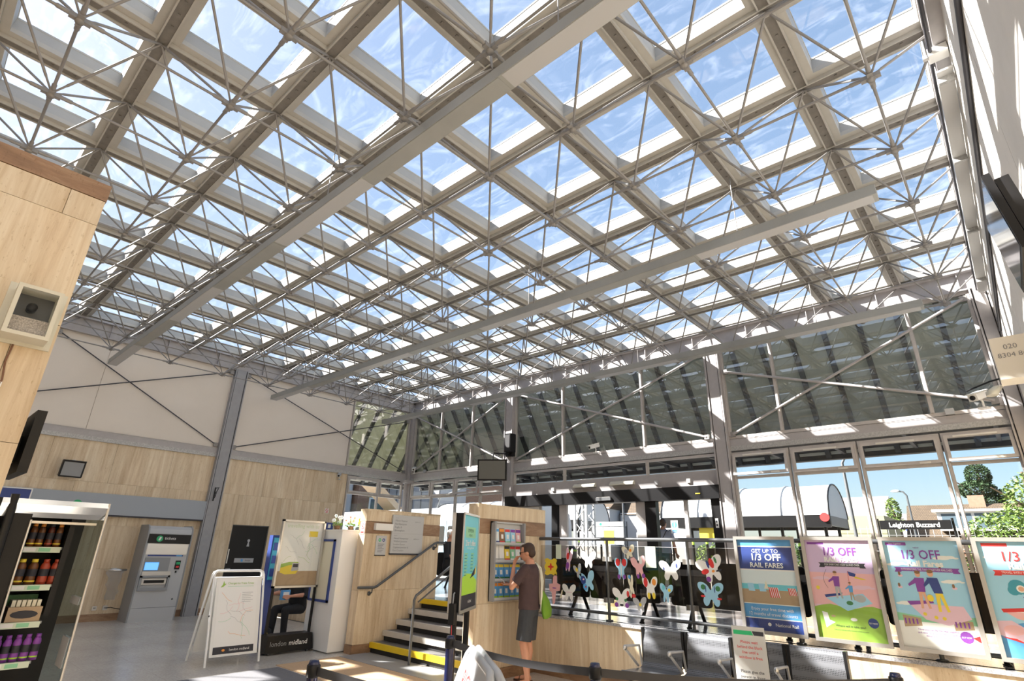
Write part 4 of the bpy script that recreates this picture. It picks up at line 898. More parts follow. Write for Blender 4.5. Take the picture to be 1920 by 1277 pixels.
# ---------------- people ----------------
def remesh(o, vox, sm=4):
    m_ = o.modifiers.new('remesh', 'REMESH'); m_.mode = 'VOXEL'; m_.voxel_size = vox; m_.use_smooth_shade = True
    if sm: s_ = o.modifiers.new('smooth', 'SMOOTH'); s_.factor = .5; s_.iterations = sm
    return o
def limb(g, pts, mt='skin', n=12, end=True):
    out = []
    for i in range(len(pts) - 1):     # densify with eased radii
        a, ra = Vector(pts[i][0]), pts[i][1]; b, rb = Vector(pts[i + 1][0]), pts[i + 1][1]
        for k in range(4): q = k / 4; out.append((a.lerp(b, q), ra + (rb - ra) * q))
    out.append((Vector(pts[-1][0]), pts[-1][1]))
    g.tube([p for p, r in out], [r for p, r in out], mt, n)
    for p, r in (pts[0], pts[-1]) if end else (pts[0],): g.ball(p, r, mt, 10, 7)
def hand(g, wrist, d, nrm, s=1.0, curl=.8, side=1):
    d = Vector(d).normalized(); nrm = Vector(nrm); nrm = (nrm - d * nrm.dot(d)).normalized(); a = d.cross(nrm) * side
    w0 = Vector(wrist)
    g.loft([(w0, a * .026 * s, nrm * .018 * s), (w0 + d * .03 * s, a * .034 * s, nrm * .017 * s), (w0 + d * .075 * s, a * .042 * s, nrm * .014 * s), (w0 + d * .09 * s, a * .040 * s, nrm * .012 * s)], 'skin', 12)
    for k, (off, L_) in enumerate(((-.032, .062), (-.011, .074), (.011, .070), (.031, .054))):
        p = w0 + d * .085 * s + a * off * s; pts = [p]; dd = d.copy(); L_ *= s
        for q in range(3):
            ang = curl * (.45 + .35 * q); v = d * math.cos(ang) + nrm * math.sin(ang); pts.append(pts[-1] + v * L_ * (.42, .33, .25)[q])
        g.tube(pts, [.0092 * s, .009 * s, .0082 * s, .0066 * s], 'skin', 8)
    p = w0 + d * .025 * s - a * .026 * s
    g.tube([p, p - a * .02 * s + d * .022 * s + nrm * .008 * s, p - a * .026 * s + d * .048 * s + nrm * .018 * s, p - a * .022 * s + d * .066 * s + nrm * .026 * s], [.013 * s, .012 * s, .010 * s, .0075 * s], 'skin', 8)
def head(g, c, yaw=0, pitch=0, s=1.0):
    T = Matrix.Translation(c) @ Matrix.Rotation(yaw, 4, 'Z') @ Matrix.Rotation(pitch, 4, 'X') @ Matrix.Diagonal((s, s, s, 1))
    g2 = MB(g.M @ T)
    g2.ball((0, -.012, .025), (.074, .094, .092), 'skin', 20, 14); g2.loft([((0, .028, -.105), .026, .030), ((0, .026, -.085), .044, .052), ((0, .022, -.05), .058, .066), ((0, .012, 0), .066, .078)], 'skin', 18)
    g2.tube([(0, .082, .028), (0, .100, -.004), (0, .108, -.022), (0, .092, -.030)], [.008, .011, .015, .012], 'skin', 8)
    g2.ball((0, .085, -.055), (.024, .012, .006), 'skin', 10, 6); g2.ball((0, .083, -.066), (.022, .012, .007), 'skin', 10, 6)
    for q in (-1, 1):
        g2.ball((q * .074, -.008, -.008), (.010, .022, .033), 'skin', 10, 8); g2.ball((q * .030, .076, .012), (.016, .012, .011), 'skin', 8, 6)
        g2.ball((q * .03, .079, .034), (.024, .010, .006), 'skin', 8, 5)
    g.v += g2.v; 
    o = len(g.v) - len(g2.v)
    g.f += [[o + q for q in ff] for ff in g2.f]; g.mi += [g.m('skin')] * len(g2.f); g.sm += g2.sm
    return T
def person(label, loc, rot, J_, top, bottom, hair='hair_brown', shoes='sandal', sleeves=.55, legs_to='knee', glasses=False, vox=.011, group=None, extra=None):
    root = thing('person', label, 'person', loc, rot, group); W_ = WM[root.name]
    g = MB(W_)
    hp, wa, ch, nk, hd = [Vector(J_[k]) for k in ('hip', 'waist', 'chest', 'neck', 'head')]
    g.loft([(hp + Vector((0, 0, -.09)), .10, .08), (hp, .165, .115), (wa, .145, .10), (ch.lerp(wa, .5), .155, .11), (ch, .18, .112), (nk + Vector((0, 0, -.055)), .15, .08), (nk, .07, .06), (nk + Vector((0, .005, .05)), .055, .057), (hd + Vector((0, 0, -.06)), .052, .056)], 'skin', 20)
    T = head(g, hd, J_.get('yaw', 0), J_.get('pitch', 0))
    for sd in (-1, 1):
        k = 'r' if sd > 0 else 'l'
        limb(g, [(J_['hip_' + k], .088), (Vector(J_['hip_' + k]).lerp(Vector(J_['knee_' + k]), .5), .070), (J_['knee_' + k], .052)])
        kn, an = Vector(J_['knee_' + k]), Vector(J_['ankle_' + k]); fd = Vector(J_.get('foot_' + k, (0, 1, 0)))
        back = Vector((0, -.014, 0))
        limb(g, [(kn, .052), (kn.lerp(an, .32) + back, .055), (kn.lerp(an, .75), .036), (an, .034)])
        g.loft([(an + fd * -.05 + Vector((0, 0, -.045)), fd.cross(Vector((0, 0, 1))) * .025, Vector((0, 0, .024))), (an + fd * .02 + Vector((0, 0, -.035)), fd.cross(Vector((0, 0, 1))) * .036, Vector((0, 0, .036))), (an + fd * .12 + Vector((0, 0, -.05)), fd.cross(Vector((0, 0, 1))) * .044, Vector((0, 0, .022))), (an + fd * .18 + Vector((0, 0, -.056)), fd.cross(Vector((0, 0, 1))) * .032, Vector((0, 0, .014)))], 'skin', 12)
        sh, el, wr = [Vector(J_[q + '_' + k]) for q in ('sh', 'el', 'wr')]
        limb(g, [(sh, .052), (sh.lerp(el, .4), .047), (el, .037)]); limb(g, [(el, .038), (el.lerp(wr, .3), .040), (wr, .025)])
        hand(g, wr, wr - el if 'hd_' + k not in J_ else J_['hd_' + k], J_.get('pn_' + k, (0, 1, 0)), 1, J_.get('curl', .8), -sd)
    remesh(g.build('body', root), vox, 3)
    # shirt
    g = MB(W_); e = .014
    g.loft([(hp + Vector((0, 0, -.03)), .175 + e, .125 + e), (hp + Vector((0, 0, .05)), .170 + e, .120 + e), (wa, .150 + e + .012, .105 + e + .012), (ch.lerp(wa, .5), .160 + e, .114 + e + .004), (ch, .186 + e, .114 + e), (nk + Vector((0, 0, -.055)), .158 + e, .084 + e), (nk + Vector((0, 0, -.012)), .085, .070)], top, 24)
    for k in 'rl':
        sh, el, wr = [Vector(J_[q + '_' + k]) for q in ('sh', 'el', 'wr')]
        if sleeves <= 1: en = sh.lerp(el, sleeves + .2); limb(g, [(sh, .062), (sh.lerp(el, .3), .063), (en, .066)], top, end=False)
        else: limb(g, [(sh, .062), (el, .050)], top); limb(g, [(el, .050), (wr, .036)], top)
    remesh(g.build('shirt', root), vox, 3)
    g = MB(W_)
    g.loft([(hp + Vector((0, 0, -.10)), .15, .115), (hp + Vector((0, 0, -.03)), .182, .130), (hp + Vector((0, 0, .06)), .165, .118)], bottom, 22)
    for k in 'rl':
        h_, kn, an = [Vector(J_[q + '_' + k]) for q in ('hip', 'knee', 'ankle')]
        if legs_to == 'knee': limb(g, [(h_, .104), (h_.lerp(kn, .5), .102), (h_.lerp(kn, .92), .104)], bottom, end=False)
        else: limb(g, [(h_, .098), (kn, .068)], bottom); limb(g, [(kn, .068), (an, .052)], bottom)
    remesh(g.build('shorts' if legs_to == 'knee' else 'trousers', root), vox, 3)
    # hair
    g = MB(W_ @ T)
    g.ball((0, -.030, .042), (.079, .090, .086), hair, 22, 14); g.ball((0, -.055, -.01), (.072, .062, .070), hair, 18, 10); g.ball((0, .030, .098), (.050, .035, .022), hair, 12, 8)
    for q in (-1, 1): g.ball((q * .068, -.012, .028), (.014, .040, .040), hair, 12, 8)
    remesh(g.build('hair', root), .008, 2)
    if glasses:
        g = MB(W_ @ T)
        for q in (-1, 1): g.ball((q * .032, .094, .012), (.026, .005, .020), 'black', 12, 8); g.tube([(q * .056, .092, .018), (q * .078, .04, .016), (q * .080, -.02, .012)], .0035, 'black', 6)
        g.tube([(-.01, .098, .018), (.01, .098, .018)], .003, 'black', 6); g.build('sunglasses', root)
    for k in 'rl':
        an = Vector(J_['ankle_' + k]); fd = Vector(J_.get('foot_' + k, (0, 1, 0))); s_ = fd.cross(Vector((0, 0, 1)))
        g = MB(W_); g.loft([(an + fd * .06 + Vector((0, 0, -.085)), s_ * .048, fd * .135), (an + fd * .06 + Vector((0, 0, -.066)), s_ * .048, fd * .135)], shoes, 20)
        for q in (.0, .10): g.tube([an + fd * q + s_ * (.045 * math.cos(v)) + Vector((0, 0, -.07 + (.060 if q < .05 else .042) * math.sin(v))) for v in [i * math.pi / 8 for i in range(9)]], .009, shoes, 6)
        if legs_to != 'knee': g.ball(tuple(an + fd * .06 + Vector((0, 0, -.05))), (.05, .12, .04) if abs(fd.y) > .7 else (.12, .05, .04), shoes, 14, 8)
        g.build('shoe', root)
    if extra: extra(root, W_, T)
    return root
STAND = dict(hip=(0, 0, .90), waist=(0, .005, 1.06), chest=(0, .0, 1.30), neck=(0, -.01, 1.445), head=(0, .035, 1.575), hip_r=(.085, 0, .86), hip_l=(-.085, 0, .86),
             knee_r=(.10, .02, .475), knee_l=(-.10, .03, .475), ankle_r=(.11, -.03, .09), ankle_l=(-.11, -.01, .09), sh_r=(.185, -.01, 1.375), sh_l=(-.185, -.01, 1.375),
             el_r=(.24, .02, 1.10), el_l=(-.24, .02, 1.10), wr_r=(.25, .12, .87), wr_l=(-.25, .12, .87))
def bag(root, W_, T):
    g = MB(W_); g.loft([((.16, -.22, .74), .07, .03), ((.16, -.23, .78), .13, .055), ((.165, -.22, .86), .165, .07), ((.165, -.20, .98), .13, .055), ((.165, -.18, 1.08), .065, .03), ((.165, -.17, 1.13), .03, .018)], 'bag_green', 20)
    pass
P = dict(STAND); P.update(wr_l=(-.085, .20, 1.40), el_l=(-.24, .16, 1.14), hd_l=(.5, -.1, 1.0), pn_l=(0, -1, .2), el_r=(.20, .12, 1.12), wr_r=(.07, .32, 1.16), hd_r=(-.4, 1, .1), pn_r=(-.4, 0, 1), pitch=-.25, yaw=.12, ankle_l=(-.15, -.04, .09), ankle_r=(.13, .06, .09), knee_r=(.12, .05, .475), knee_l=(-.125, .03, .475))
man = person('man in brown T-shirt and dark shorts reading by the leaflet rack', (5.17, 9.68, 0), R(200), P, 'shirt_brown', 'shorts_grey', glasses=True)
# tote bag on his shoulder, its own thing
t = thing('tote_bag', 'green and cream cloth bag hanging from the shoulder of the man in brown', 'bag', (5.17, 9.66, .74)); Wm = WM[man.name]
g = MB(Wm); g.loft([((.10, -.20, .76), .05, .03), ((.11, -.215, .79), .12, .05), ((.115, -.21, .87), .145, .06), ((.11, -.19, .98), .10, .05), ((.105, -.165, 1.06), .05, .03), ((.10, -.15, 1.10), .025, .016)], 'bag_green', 20); g.build('bag_body', t)
g = MB(Wm); g.loft([((.03, -.165, .86), .035, .012), ((.03, -.168, 1.05), .035, .012), ((.06, -.16, 1.18), .028, .010), ((.12, -.12, 1.34), .022, .010), ((.15, -.05, 1.437), .022, .010), ((.15, .03, 1.43), .022, .012)], 'p_cream', 10); g.tube([(.10, -.15, 1.08), (.13, -.15, 1.22), (.155, -.11, 1.38), (.16, -.03, 1.443), (.17, .06, 1.40)], .013, 'p_cream', 8); g.build('bag_strap', t)
g = MB(Wm @ Matrix.Translation((.03, -.185, .88)) ); g.box((-.02, -.004, -.02), (.02, .004, .02), 'p_red'); g.box((-.01, -.006, -.01), (.01, -.004, .01), 'p_white'); g.build('bag_badge', t)
g = MB(Wm @ Matrix.Translation((.0, .40, 1.20)) @ Matrix.Rotation(R(35), 4, 'X') @ Matrix.Rotation(R(25), 4, 'Y')); g.box((-.06, -.05, 0), (.07, .10, .004), 'p_white'); tag(g.build('leaflet'), 'white folded leaflet held open in the hand of the man in brown', 'leaflet')

def strap(root, W_, T):
    g = MB(W_); g.tube([(.13, .03, 1.44), (.12, -.10, 1.40), (.02, -.135, 1.22), (-.10, -.13, 1.02), (-.17, -.06, .95), (-.17, .05, .97)], .014, 'black', 6, flat=.4); g.build('bag_strap', root)
person('man in grey-blue shirt with a black strap, back turned, outside the doors', (-1.95, 8.10, .75), R(95), dict(STAND, pitch=0.0), 'shirt_greyblue', 'shorts_grey', legs_to='ankle', extra=strap, sleeves=.5, vox=.014)
SIT = dict(hip=(0, 0, .52), waist=(0, .02, .68), chest=(0, .0, .92), neck=(0, -.01, 1.065), head=(0, .03, 1.195), hip_r=(.09, 0, .50), hip_l=(-.09, 0, .50), knee_r=(.12, .42, .50), knee_l=(-.12, .42, .50),
           ankle_r=(.12, .44, .09), ankle_l=(-.12, .38, .09), sh_r=(.185, -.01, .995), sh_l=(-.185, -.01, .995), el_r=(.25, .08, .74), el_l=(-.25, .08, .74), wr_r=(.10, .32, .72), wr_l=(-.10, .32, .72))
person('seated person in black clothes behind the glass framed map board, arm stretched out', (5.68, 4.45, 0), R(-70), dict(SIT, wr_r=(.30, .42, .74), el_r=(.27, .15, .76), curl=.5), 'cloth_black', 'cloth_black', legs_to='ankle', shoes='black', sleeves=1, vox=.014)
simple('paper_bag', 'small bright blue paper bag on the lap of the seated person in black', 'bag', lambda g: (g.box((5.95, 4.55, .66), (6.10, 4.63, .82), 'p_blue'), g.box((5.97, 4.63, .74), (6.08, 4.632, .79), 'p_white')))
simple('holdall', 'black bag with yellow patches on the floor by the seated person', 'bag', lambda g: (g.loft([((6.42, 4.75, 0), .17, .12), ((6.42, 4.75, .08), .19, .13), ((6.42, 4.75, .22), .16, .10), ((6.42, 4.75, .27), .08, .04)], 'cloth_black', 16), g.ball((6.48, 4.86, .14), (.03, .02, .03), 'p_yellow'), g.ball((6.40, 4.87, .18), (.025, .015, .02), 'p_yellow'), g.tube([(6.32, 4.75, .24), (6.37, 4.75, .36), (6.47, 4.75, .36), (6.52, 4.75, .24)], .012, 'cloth_black')))
person('grey haired seated person in dark clothes beyond the top of the stairs', (2.32, 4.85, .70), R(20), SIT, 'cloth_black', 'cloth_black', hair='hair_grey', legs_to='ankle', shoes='black', sleeves=1, vox=.014)

# ---------------- seats ----------------
def make_seat(label):
    t = thing('waiting_seat', label, 'seat', (0, 0, 0))   # local: front +x, width along y 0..0.5
    WM[t.name] = Matrix()
    g = MB()
    pts = [(-.02, .78), (.0, .80), (.025, .79), (.035, .76), (.075, .46), (.11, .42), (.16, .405), (.50, .42), (.55, .43), (.575, .415), (.57, .395), (.50, .395), (.15, .38), (.09, .395), (.055, .44), (.012, .76)]
    back = pts[:5] + [(.055, .46), (.012, .76)]; seat = [(.075, .46), (.11, .42), (.16, .405), (.50, .42), (.55, .43), (.575, .415), (.57, .395), (.50, .395), (.15, .38), (.09, .395), (.055, .44)]
    def ex(g, p, mt): g.prism([(a, b) for a, b in p], .02, .49, mt, Matrix(((1, 0, 0, 0), (0, 0, 1, 0), (0, 1, 0, 0), (0, 0, 0, 1))))
    ex(g, back, 'perforated'); g.build('backrest', t)
    g = MB(); ex(g, seat, 'perforated'); g.build('seat', t)
    for a, b in ((.488, .515), (-.005, .018)): g = MB(); g.box((-.02, a, .44), (.05, b, .80), 'black'); g.build('end_bracket', t)
    g = MB(); g.tube([(.07, 0, .42), (.12, 0, .62), (.42, 0, .64), (.44, 0, .63), (.42, 0, .61), (.16, 0, .42)], .014, 'grey_lt', 8); g.ball((.43, 0, .625), (.03, .022, .03), 'silver', 10, 8); g.build('armrest', t)
    return t
s0 = make_seat('dark perforated steel seat against the low stone wall, leftmost of four'); s0.location = (5.0 - .05, 11.26, 0)
for k, lab in enumerate(('second from left of four', 'third from left, behind the white notice', 'rightmost of four')):
    dup(s0, (4.95, 11.26 + .533 * (k + 1), 0), label='perforated steel seat against the low wall, ' + lab, group='steel seats against the low wall')
s0['group'] = 'steel seats against the low wall'
t = thing('seat_beam', 'dark steel beam and legs carrying the four perforated seats', 'seat frame', (5.2, 12.3, 0))
g = MB(); g.box((5.12, 11.22, .33), (5.18, 13.42, .38), 'black'); g.build('beam', t)
for y in (11.55, 13.1):
    g = MB(); g.tube([(5.15, y, .35), (5.15, y, .06)], .025, 'black'); g.tube([(4.80, y, .02), (5.15, y, .07), (5.50, y, .02)], .02, 'black'); g.build('leg', t)
# black bench seats behind the glass, backs towards the railing
def make_bench(label):
    t = thing('platform_bench', label, 'bench', (0, 0, 0)); WM[t.name] = Matrix()
    for k in range(3):
        g = MB(); y0 = .05 + k * .56; g.rbox((y0, .24, -.012), (y0 + .54, .76, .012), 'black', .04, Matrix.Rotation(0, 4, 'Z') @ FX(0, 0, 0)); g.build('backrest', t)
        g = MB(); g.box((-.46, y0, .38), (-.02, y0 + .53, .41), 'black'); g.build('seat', t)
    g = MB(); g.box((-.26, .0, .32), (-.20, 1.76, .37), 'black_matt'); g.build('beam', t)
    for y in (.30, 1.46):
        g = MB(); g.tube([(.08, y, .01), (-.06, y, .20), (-.12, y, .30), (-.22, y, .30), (-.28, y, .20), (-.40, y, .01)], .024, 'black', 8); g.lathe([(0, 0), (.035, 0), (.035, .012), (0, .012)], 'black', 10, Matrix.Translation((.08, y, 0))); g.build('leg', t)
    return t
b0 = make_bench('black three seat bench on the raised floor behind the railing, nearest the stone pier'); b0.location = (4.15, 9.38, .752); b0['group'] = 'black benches behind the glass railing'
for k, lab in enumerate(('second from the stone pier', 'third from the stone pier, behind the first posters')): dup(b0, (4.15, 9.38 + 1.82 * (k + 1), .752), label='black three seat bench behind the railing, ' + lab, group='black benches behind the glass railing')
dup(b0, (2.5, 3.1, .752), R(20), label='black three seat bench beyond the stairs, under the grey haired person', group='black benches behind the glass railing')
simple('wooden_counter', 'long pale wooden low counter on the raised floor behind the benches', 'counter', lambda g: (g.box((1.6, 11.6, .75), (2.2, 15.0, 1.28), 'travertine'), g.box((1.55, 11.55, 1.28), (2.25, 15.05, 1.32), 'travertine')))

# ---------------- queue barriers ----------------
def post(x, y, label):
    t = thing('barrier_post', label, 'barrier post', (x, y, 0), group='navy queue barrier posts')
    g = MB(Matrix.Translation((x, y, 0))); g.lathe([(0, 0), (.17, 0), (.17, .012), (.05, .035), (.033, .04)], 'black', 20); g.build('base', t)
    g = MB(Matrix.Translation((x, y, 0))); g.lathe([(.033, .03), (.033, .93), (.028, .95), (0, .953)], 'navy', 18); g.build('pole', t)
    g = MB(Matrix.Translation((x, y, 0))); g.lathe([(.034, .86), (.040, .865), (.040, .925), (.034, .93)], 'black', 18); g.build('belt_head', t)
    return t
PB = [(9.3, 11.45), (7.98, 11.22), (8.02, 12.63), (6.81, 14.05)]
post(*PB[0], 'navy queue barrier post, leftmost, bottom edge left of the stairs'); post(*PB[1], 'navy queue barrier post before the poster totem, left of the grey folding sign')
post(*PB[2], 'navy queue barrier post right of the man in brown'); post(*PB[3], 'navy queue barrier post, rightmost, below the posters')
def belt(a, b, label, z=.895):
    a, b = Vector((*a, z)), Vector((*b, z)); d = (b - a).normalized(); a += d * .04; b -= d * .04; n = Vector((-d.y, d.x, 0)) * .0015
    g = MB(); N = 12; vs = []
    for k in range(N + 1):
        p = a.lerp(b, k / N); sag = -.03 * math.sin(math.pi * k / N)
        for s_, h in ((1, -.024), (1, .024), (-1, .024), (-1, -.024)): vs.append(p + n * s_ + Vector((0, 0, h + sag)))
    g.add(vs, [(k * 4 + q, k * 4 + (q + 1) % 4, k * 4 + 4 + (q + 1) % 4, k * 4 + 4 + q) for k in range(N) for q in range(4)], 'belt'); tag(g.build('barrier_belt'), label, 'belt')
mat('belt', (.045, .045, .05), .6)
belt(PB[1], PB[2], 'dark queue belt from the post by the totem to the post beside the man'); belt(PB[2], PB[3], 'dark queue belt running right to the rightmost barrier post')
belt(PB[0], (9.0, 13.2), 'dark queue belt leaving the leftmost barrier post toward the bottom edge')

# ---------------- signs on stands ----------------
def map_lines(g, W_, H_, v0, v1, seed, mts=('p_grey', 'p_pink', 'p_mint', 'p_orange')):
    rnd = random.Random(seed)
    for k in range(14):
        u, v = W_ * rnd.uniform(.25, .75), v0 + (v1 - v0) * rnd.uniform(.2, .8); a = rnd.uniform(0, 6.28)
        for q in range(5):
            l = rnd.uniform(.03, .07); du, dv = l * math.cos(a), l * math.sin(a); n_ = .0016
            if .04 * W_ < u + du < .96 * W_ and v0 < v + dv < v1:
                g.poly([(u - dv * n_ / l, v + du * n_ / l, .0015), (u + dv * n_ / l, v - du * n_ / l, .0015), (u + du + dv * n_ / l, v + dv - du * n_ / l, .0015), (u + du - dv * n_ / l, v + dv + du * n_ / l, .0015)], mts[k % len(mts)]); u += du; v += dv
            a += rnd.uniform(-.8, .8)
# white A-board
t = thing('pavement_sign', 'white tubular A-frame sign with a rail map, standing before the grey ticket machine', 'sign', (7.3, 5.9, 0))
for sgn, y0, nm in ((1, 6.2, 'front'), (-1, 5.56, 'rear')):
    ym = 5.88; lean = math.atan2(abs(y0 - ym), 1.2)
    M_ = Matrix.Translation((7.86, ym, 1.22)) @ (Matrix.Rotation(lean if sgn > 0 else -lean, 4, 'X')) @ FY(0, 0, 0)
    if sgn > 0: M_ = Matrix.Translation((7.86, ym + .02, 1.22)) @ Matrix.Rotation(lean, 4, 'X') @ FY(0, 0, 0)
    else: M_ = Matrix.Translation((7.86, ym - .02, 1.22)) @ Matrix.Rotation(-lean, 4, 'X') @ FY(0, 0, 0)
    g = MB(M_); g.tube([(.02, -1.245, 0), (.02, -.07, 0), (.035, -.03, 0), (.075, -.01, 0), (.70, -.01, 0), (.74, -.03, 0), (.755, -.07, 0), (.755, -1.245, 0)], .016, 'white_gloss', 10); g.build('tube_frame', t)
    g = MB(M_); g.box((.06, -1.13, -.01), (.72, -.11, .008), 'white'); g.box((.05, -.12, -.012), (.73, -.10, .012), 'white'); g.build('panel', t)
    if sgn > 0:
        g = MB(M_ @ Matrix.Translation((.10, -1.10, .010))); W_, H_ = .56, .98
        rect(g, 0, 0, W_, H_, 'p_white', 0); rect(g, 0, 0, W_, .09, 'ink', 1); tx(g, 'london midland', .36, .03, .045, 'p_white', 3, maxw=.3); disc(g, .14, .045, .022, 'p_orange', 3, .015)
        tx(g, 'Changes to Train Times', .12, .90, .042, 'p_green', 3, align='LEFT', maxw=.38); rect(g, .12, .87, .5, .875, 'p_mint', 2); blob(g, [(.02, .86), (.05, .90), (.06, .95), (.075, .91), (.10, .91), (.06, .87)], 'p_green', 3)
        for k in range(6): rect(g, .34, .78 - k * .025, .50 - .03 * (k % 2), .786 - k * .025, 'p_grey', 2)
        map_lines(g, W_, H_, .12, .82, 3); g.build('map_print', t)
    g = MB(M_); g.box((-.0, -.62, -.012), (.03, -.60, .012), 'ink') if sgn > 0 else g.box((0, -.61, -.01), (.02, -.60, .01), 'white'); g.build('hinge_stay', t)
# board on wheeled base
t = thing('map_board', 'tall silver framed map board reading travelling with us on a black base', 'sign', (6.45, 5.72, 0))
M_ = FY(6.84, 5.72, 0)
g = MB(M_); g.prism([(0, .03), (.80, .03), (.76, .27), (.02, .27)], -.16, .10, 'black'); g.build('base', t)
g = MB(M_); tx(g, 'london', .20, .12, .10, 'grey_md', 170, maxw=.26); tx(g, 'midland', .53, .12, .10, 'p_white', 170, bold=.001, maxw=.34); g.build('base_text', t)
for u in (.08, .72):
    g = MB(M_); g.lathe([(0, -.02), (.03, -.02), (.03, .02), (0, .02)], 'grey_dk', 12, Matrix.Translation((u, .03, .06)) @ Matrix.Rotation(R(90), 4, 'Y')); g.build('castor', t)
for u in (.015, .745):
    g = MB(M_); g.box((u, .25, -.05), (u + .03, .96, -.01), 'black'); g.build('upright', t)
g = MB(M_); W_, z0, z1 = .78, .94, 1.99
for q in (((0, z0, -.05), (W_, z0 + .03, .01)), ((0, z1 - .03, -.05), (W_, z1, .01)), ((0, z0, -.05), (.03, z1, .01)), ((W_ - .03, z0, -.05), (W_, z1, .01))): g.box(q[0], q[1], 'silver')
g.box((.03, z0 + .03, -.045), (W_ - .03, z1 - .03, -.03), 'grey_md'); g.build('frame', t)
g = MB(M_ @ Matrix.Translation((.03, z0 + .03, -.028))); W2, H2 = W_ - .06, z1 - z0 - .06
rect(g, 0, 0, W2, H2, 'p_white', 0); rect(g, 0, 0, W2, .22, 'p_sand', 1); tx(g, 'travelling with us', .36, .90, .085, 'p_palegreen', 2, bold=.0015, maxw=.6); rect(g, .48, .76, .64, .85, 'p_yellow', 2); map_lines(g, W2, H2, .30, .85, 8, ('p_mint', 'p_grey', 'p_grey', 'p_green'))
blob(g, [(.06, .20), (.06, .27), (.22, .32), (.36, .33), (.38, .24), (.34, .18), (.15, .17)], 'p_yellow', 3); blob(g, [(.06, .27), (.06, .33), (.2, .36), (.36, .36), (.36, .33), (.2, .31)], 'p_green', 4); blob(g, [(.25, .22), (.37, .23), (.38, .34), (.26, .35)], 'p_grey', 5); blob(g, [(.27, .28), (.36, .28), (.36, .33), (.27, .33)], 'ink', 6)
g.build('map_print', t)
g = MB(M_ @ Matrix.Translation((.03, z0 + .03, -.01))); g.poly([(0, 0, 0), (W2, 0, 0), (W2, H2, 0), (0, H2, 0)], 'pane_clear'); g.build('cover', t)
# blue leaflet stand behind the board
simple('leaflet_stand', 'dark blue narrow leaflet stand half hidden behind the map board', 'stand', lambda g: (g.box((6.66, 5.30, 0), (6.83, 5.42, 1.74), 'p_navy'), g.box((6.68, 5.42, 1.05), (6.81, 5.44, 1.70), 'p_teal'), [g.box((6.69, 5.44, 1.1 + k * .2), (6.80, 5.45, 1.22 + k * .2), 'p_navy') for k in range(3)]))
# white cabinet
t = thing('white_cabinet', 'tall glossy white cabinet between the map board and the left stone pier', 'cabinet', (5.75, 5.85, 0))
g = MB(); g.box((5.38, 5.42, .02), (6.03, 6.24, 1.84), 'white_gloss'); g.box((5.36, 5.40, 1.84), (6.05, 6.26, 1.86), 'white'); g.box((5.40, 5.44, 0), (6.0, 6.21, .02), 'grey_md'); g.build('cabinet_body', t)
g = MB(FX(6.03, 5.46, .72));
for q in (((0, 0, 0), (.62, .035, .03)), ((0, .945, 0), (.62, .98, .03)), ((0, 0, 0), (.035, .98, .03)), ((.585, 0, 0), (.62, .98, .03))): g.box(q[0], q[1], 'p_navy')
g.build('notice_frame', t)
g = MB(FX(6.03, 5.46, .72)); g.box((.035, .035, 0), (.585, .945, .012), 'p_cream'); g.build('notice_sheet', t)
# small blue sign and flowers on top of it
simple('blue_sign', 'small dark blue sign standing on the left end of the white cabinet', 'sign', lambda g: (g.box((5.88, 5.62, 1.86), (6.02, 5.66, 1.98), 'p_navy'), g.box((5.93, 5.66, 1.89), (5.98, 5.662, 1.95), 'p_white')))
rnd = random.Random(5)
for k, (x, y, mts, lab) in enumerate(((5.88, 5.80, ('p_white', 'p_sky'), 'pot of white and pale blue flowers, left end of the white cabinet top'), (5.70, 5.95, ('p_white', 'p_red'), 'pot of white paper flowers on the middle of the white cabinet'), (5.55, 6.08, ('p_yellow', 'p_lime'), 'pot of yellow flowers with green leaves on the white cabinet by the pier'))):
    t = thing('flower_pot', lab, 'flowers', (x, y, 1.86), group='flowers on the white cabinet')
    g = MB(Matrix.Translation((x, y, 1.86))); g.lathe([(0, 0), (.04, 0), (.055, .07), (.05, .07), (.045, .06), (0, .06)], 'p_brown', 14); g.build('pot', t)
    g = MB(Matrix.Translation((x, y, 1.86))); fl = MB(Matrix.Translation((x, y, 1.86)))
    for q in range(9):
        a = rnd.uniform(0, 6.28); r_ = rnd.uniform(.02, .10); h_ = rnd.uniform(.12, .24); g.tube([(0, 0, .05), (r_ * .4 * math.cos(a), r_ * .4 * math.sin(a), h_ * .6), (r_ * math.cos(a), r_ * math.sin(a), h_)], .003, 'p_green', 5)
        for z in range(3): b_ = a + rnd.uniform(-1, 1); g.poly([(r_ * .5 * math.cos(a), r_ * .5 * math.sin(a), h_ * .5), (r_ * .5 * math.cos(a) + .05 * math.cos(b_), r_ * .5 * math.sin(a) + .05 * math.sin(b_), h_ * .55), (r_ * .5 * math.cos(a) + .07 * math.cos(b_ + .4), r_ * .5 * math.sin(a) + .07 * math.sin(b_ + .4), h_ * .42)], 'p_green')
        for z in range(6):
            c_ = z * math.pi / 3; fl.ball((r_ * math.cos(a) + .020 * math.cos(c_), r_ * math.sin(a) + .004, h_ + .020 * math.sin(c_)), (.014, .006, .014), mts[0], 7, 5)
        fl.ball((r_ * math.cos(a), r_ * math.sin(a) + .006, h_), .009, mts[1], 7, 5)
    g.build('stems', t); fl.build('blossoms', t)

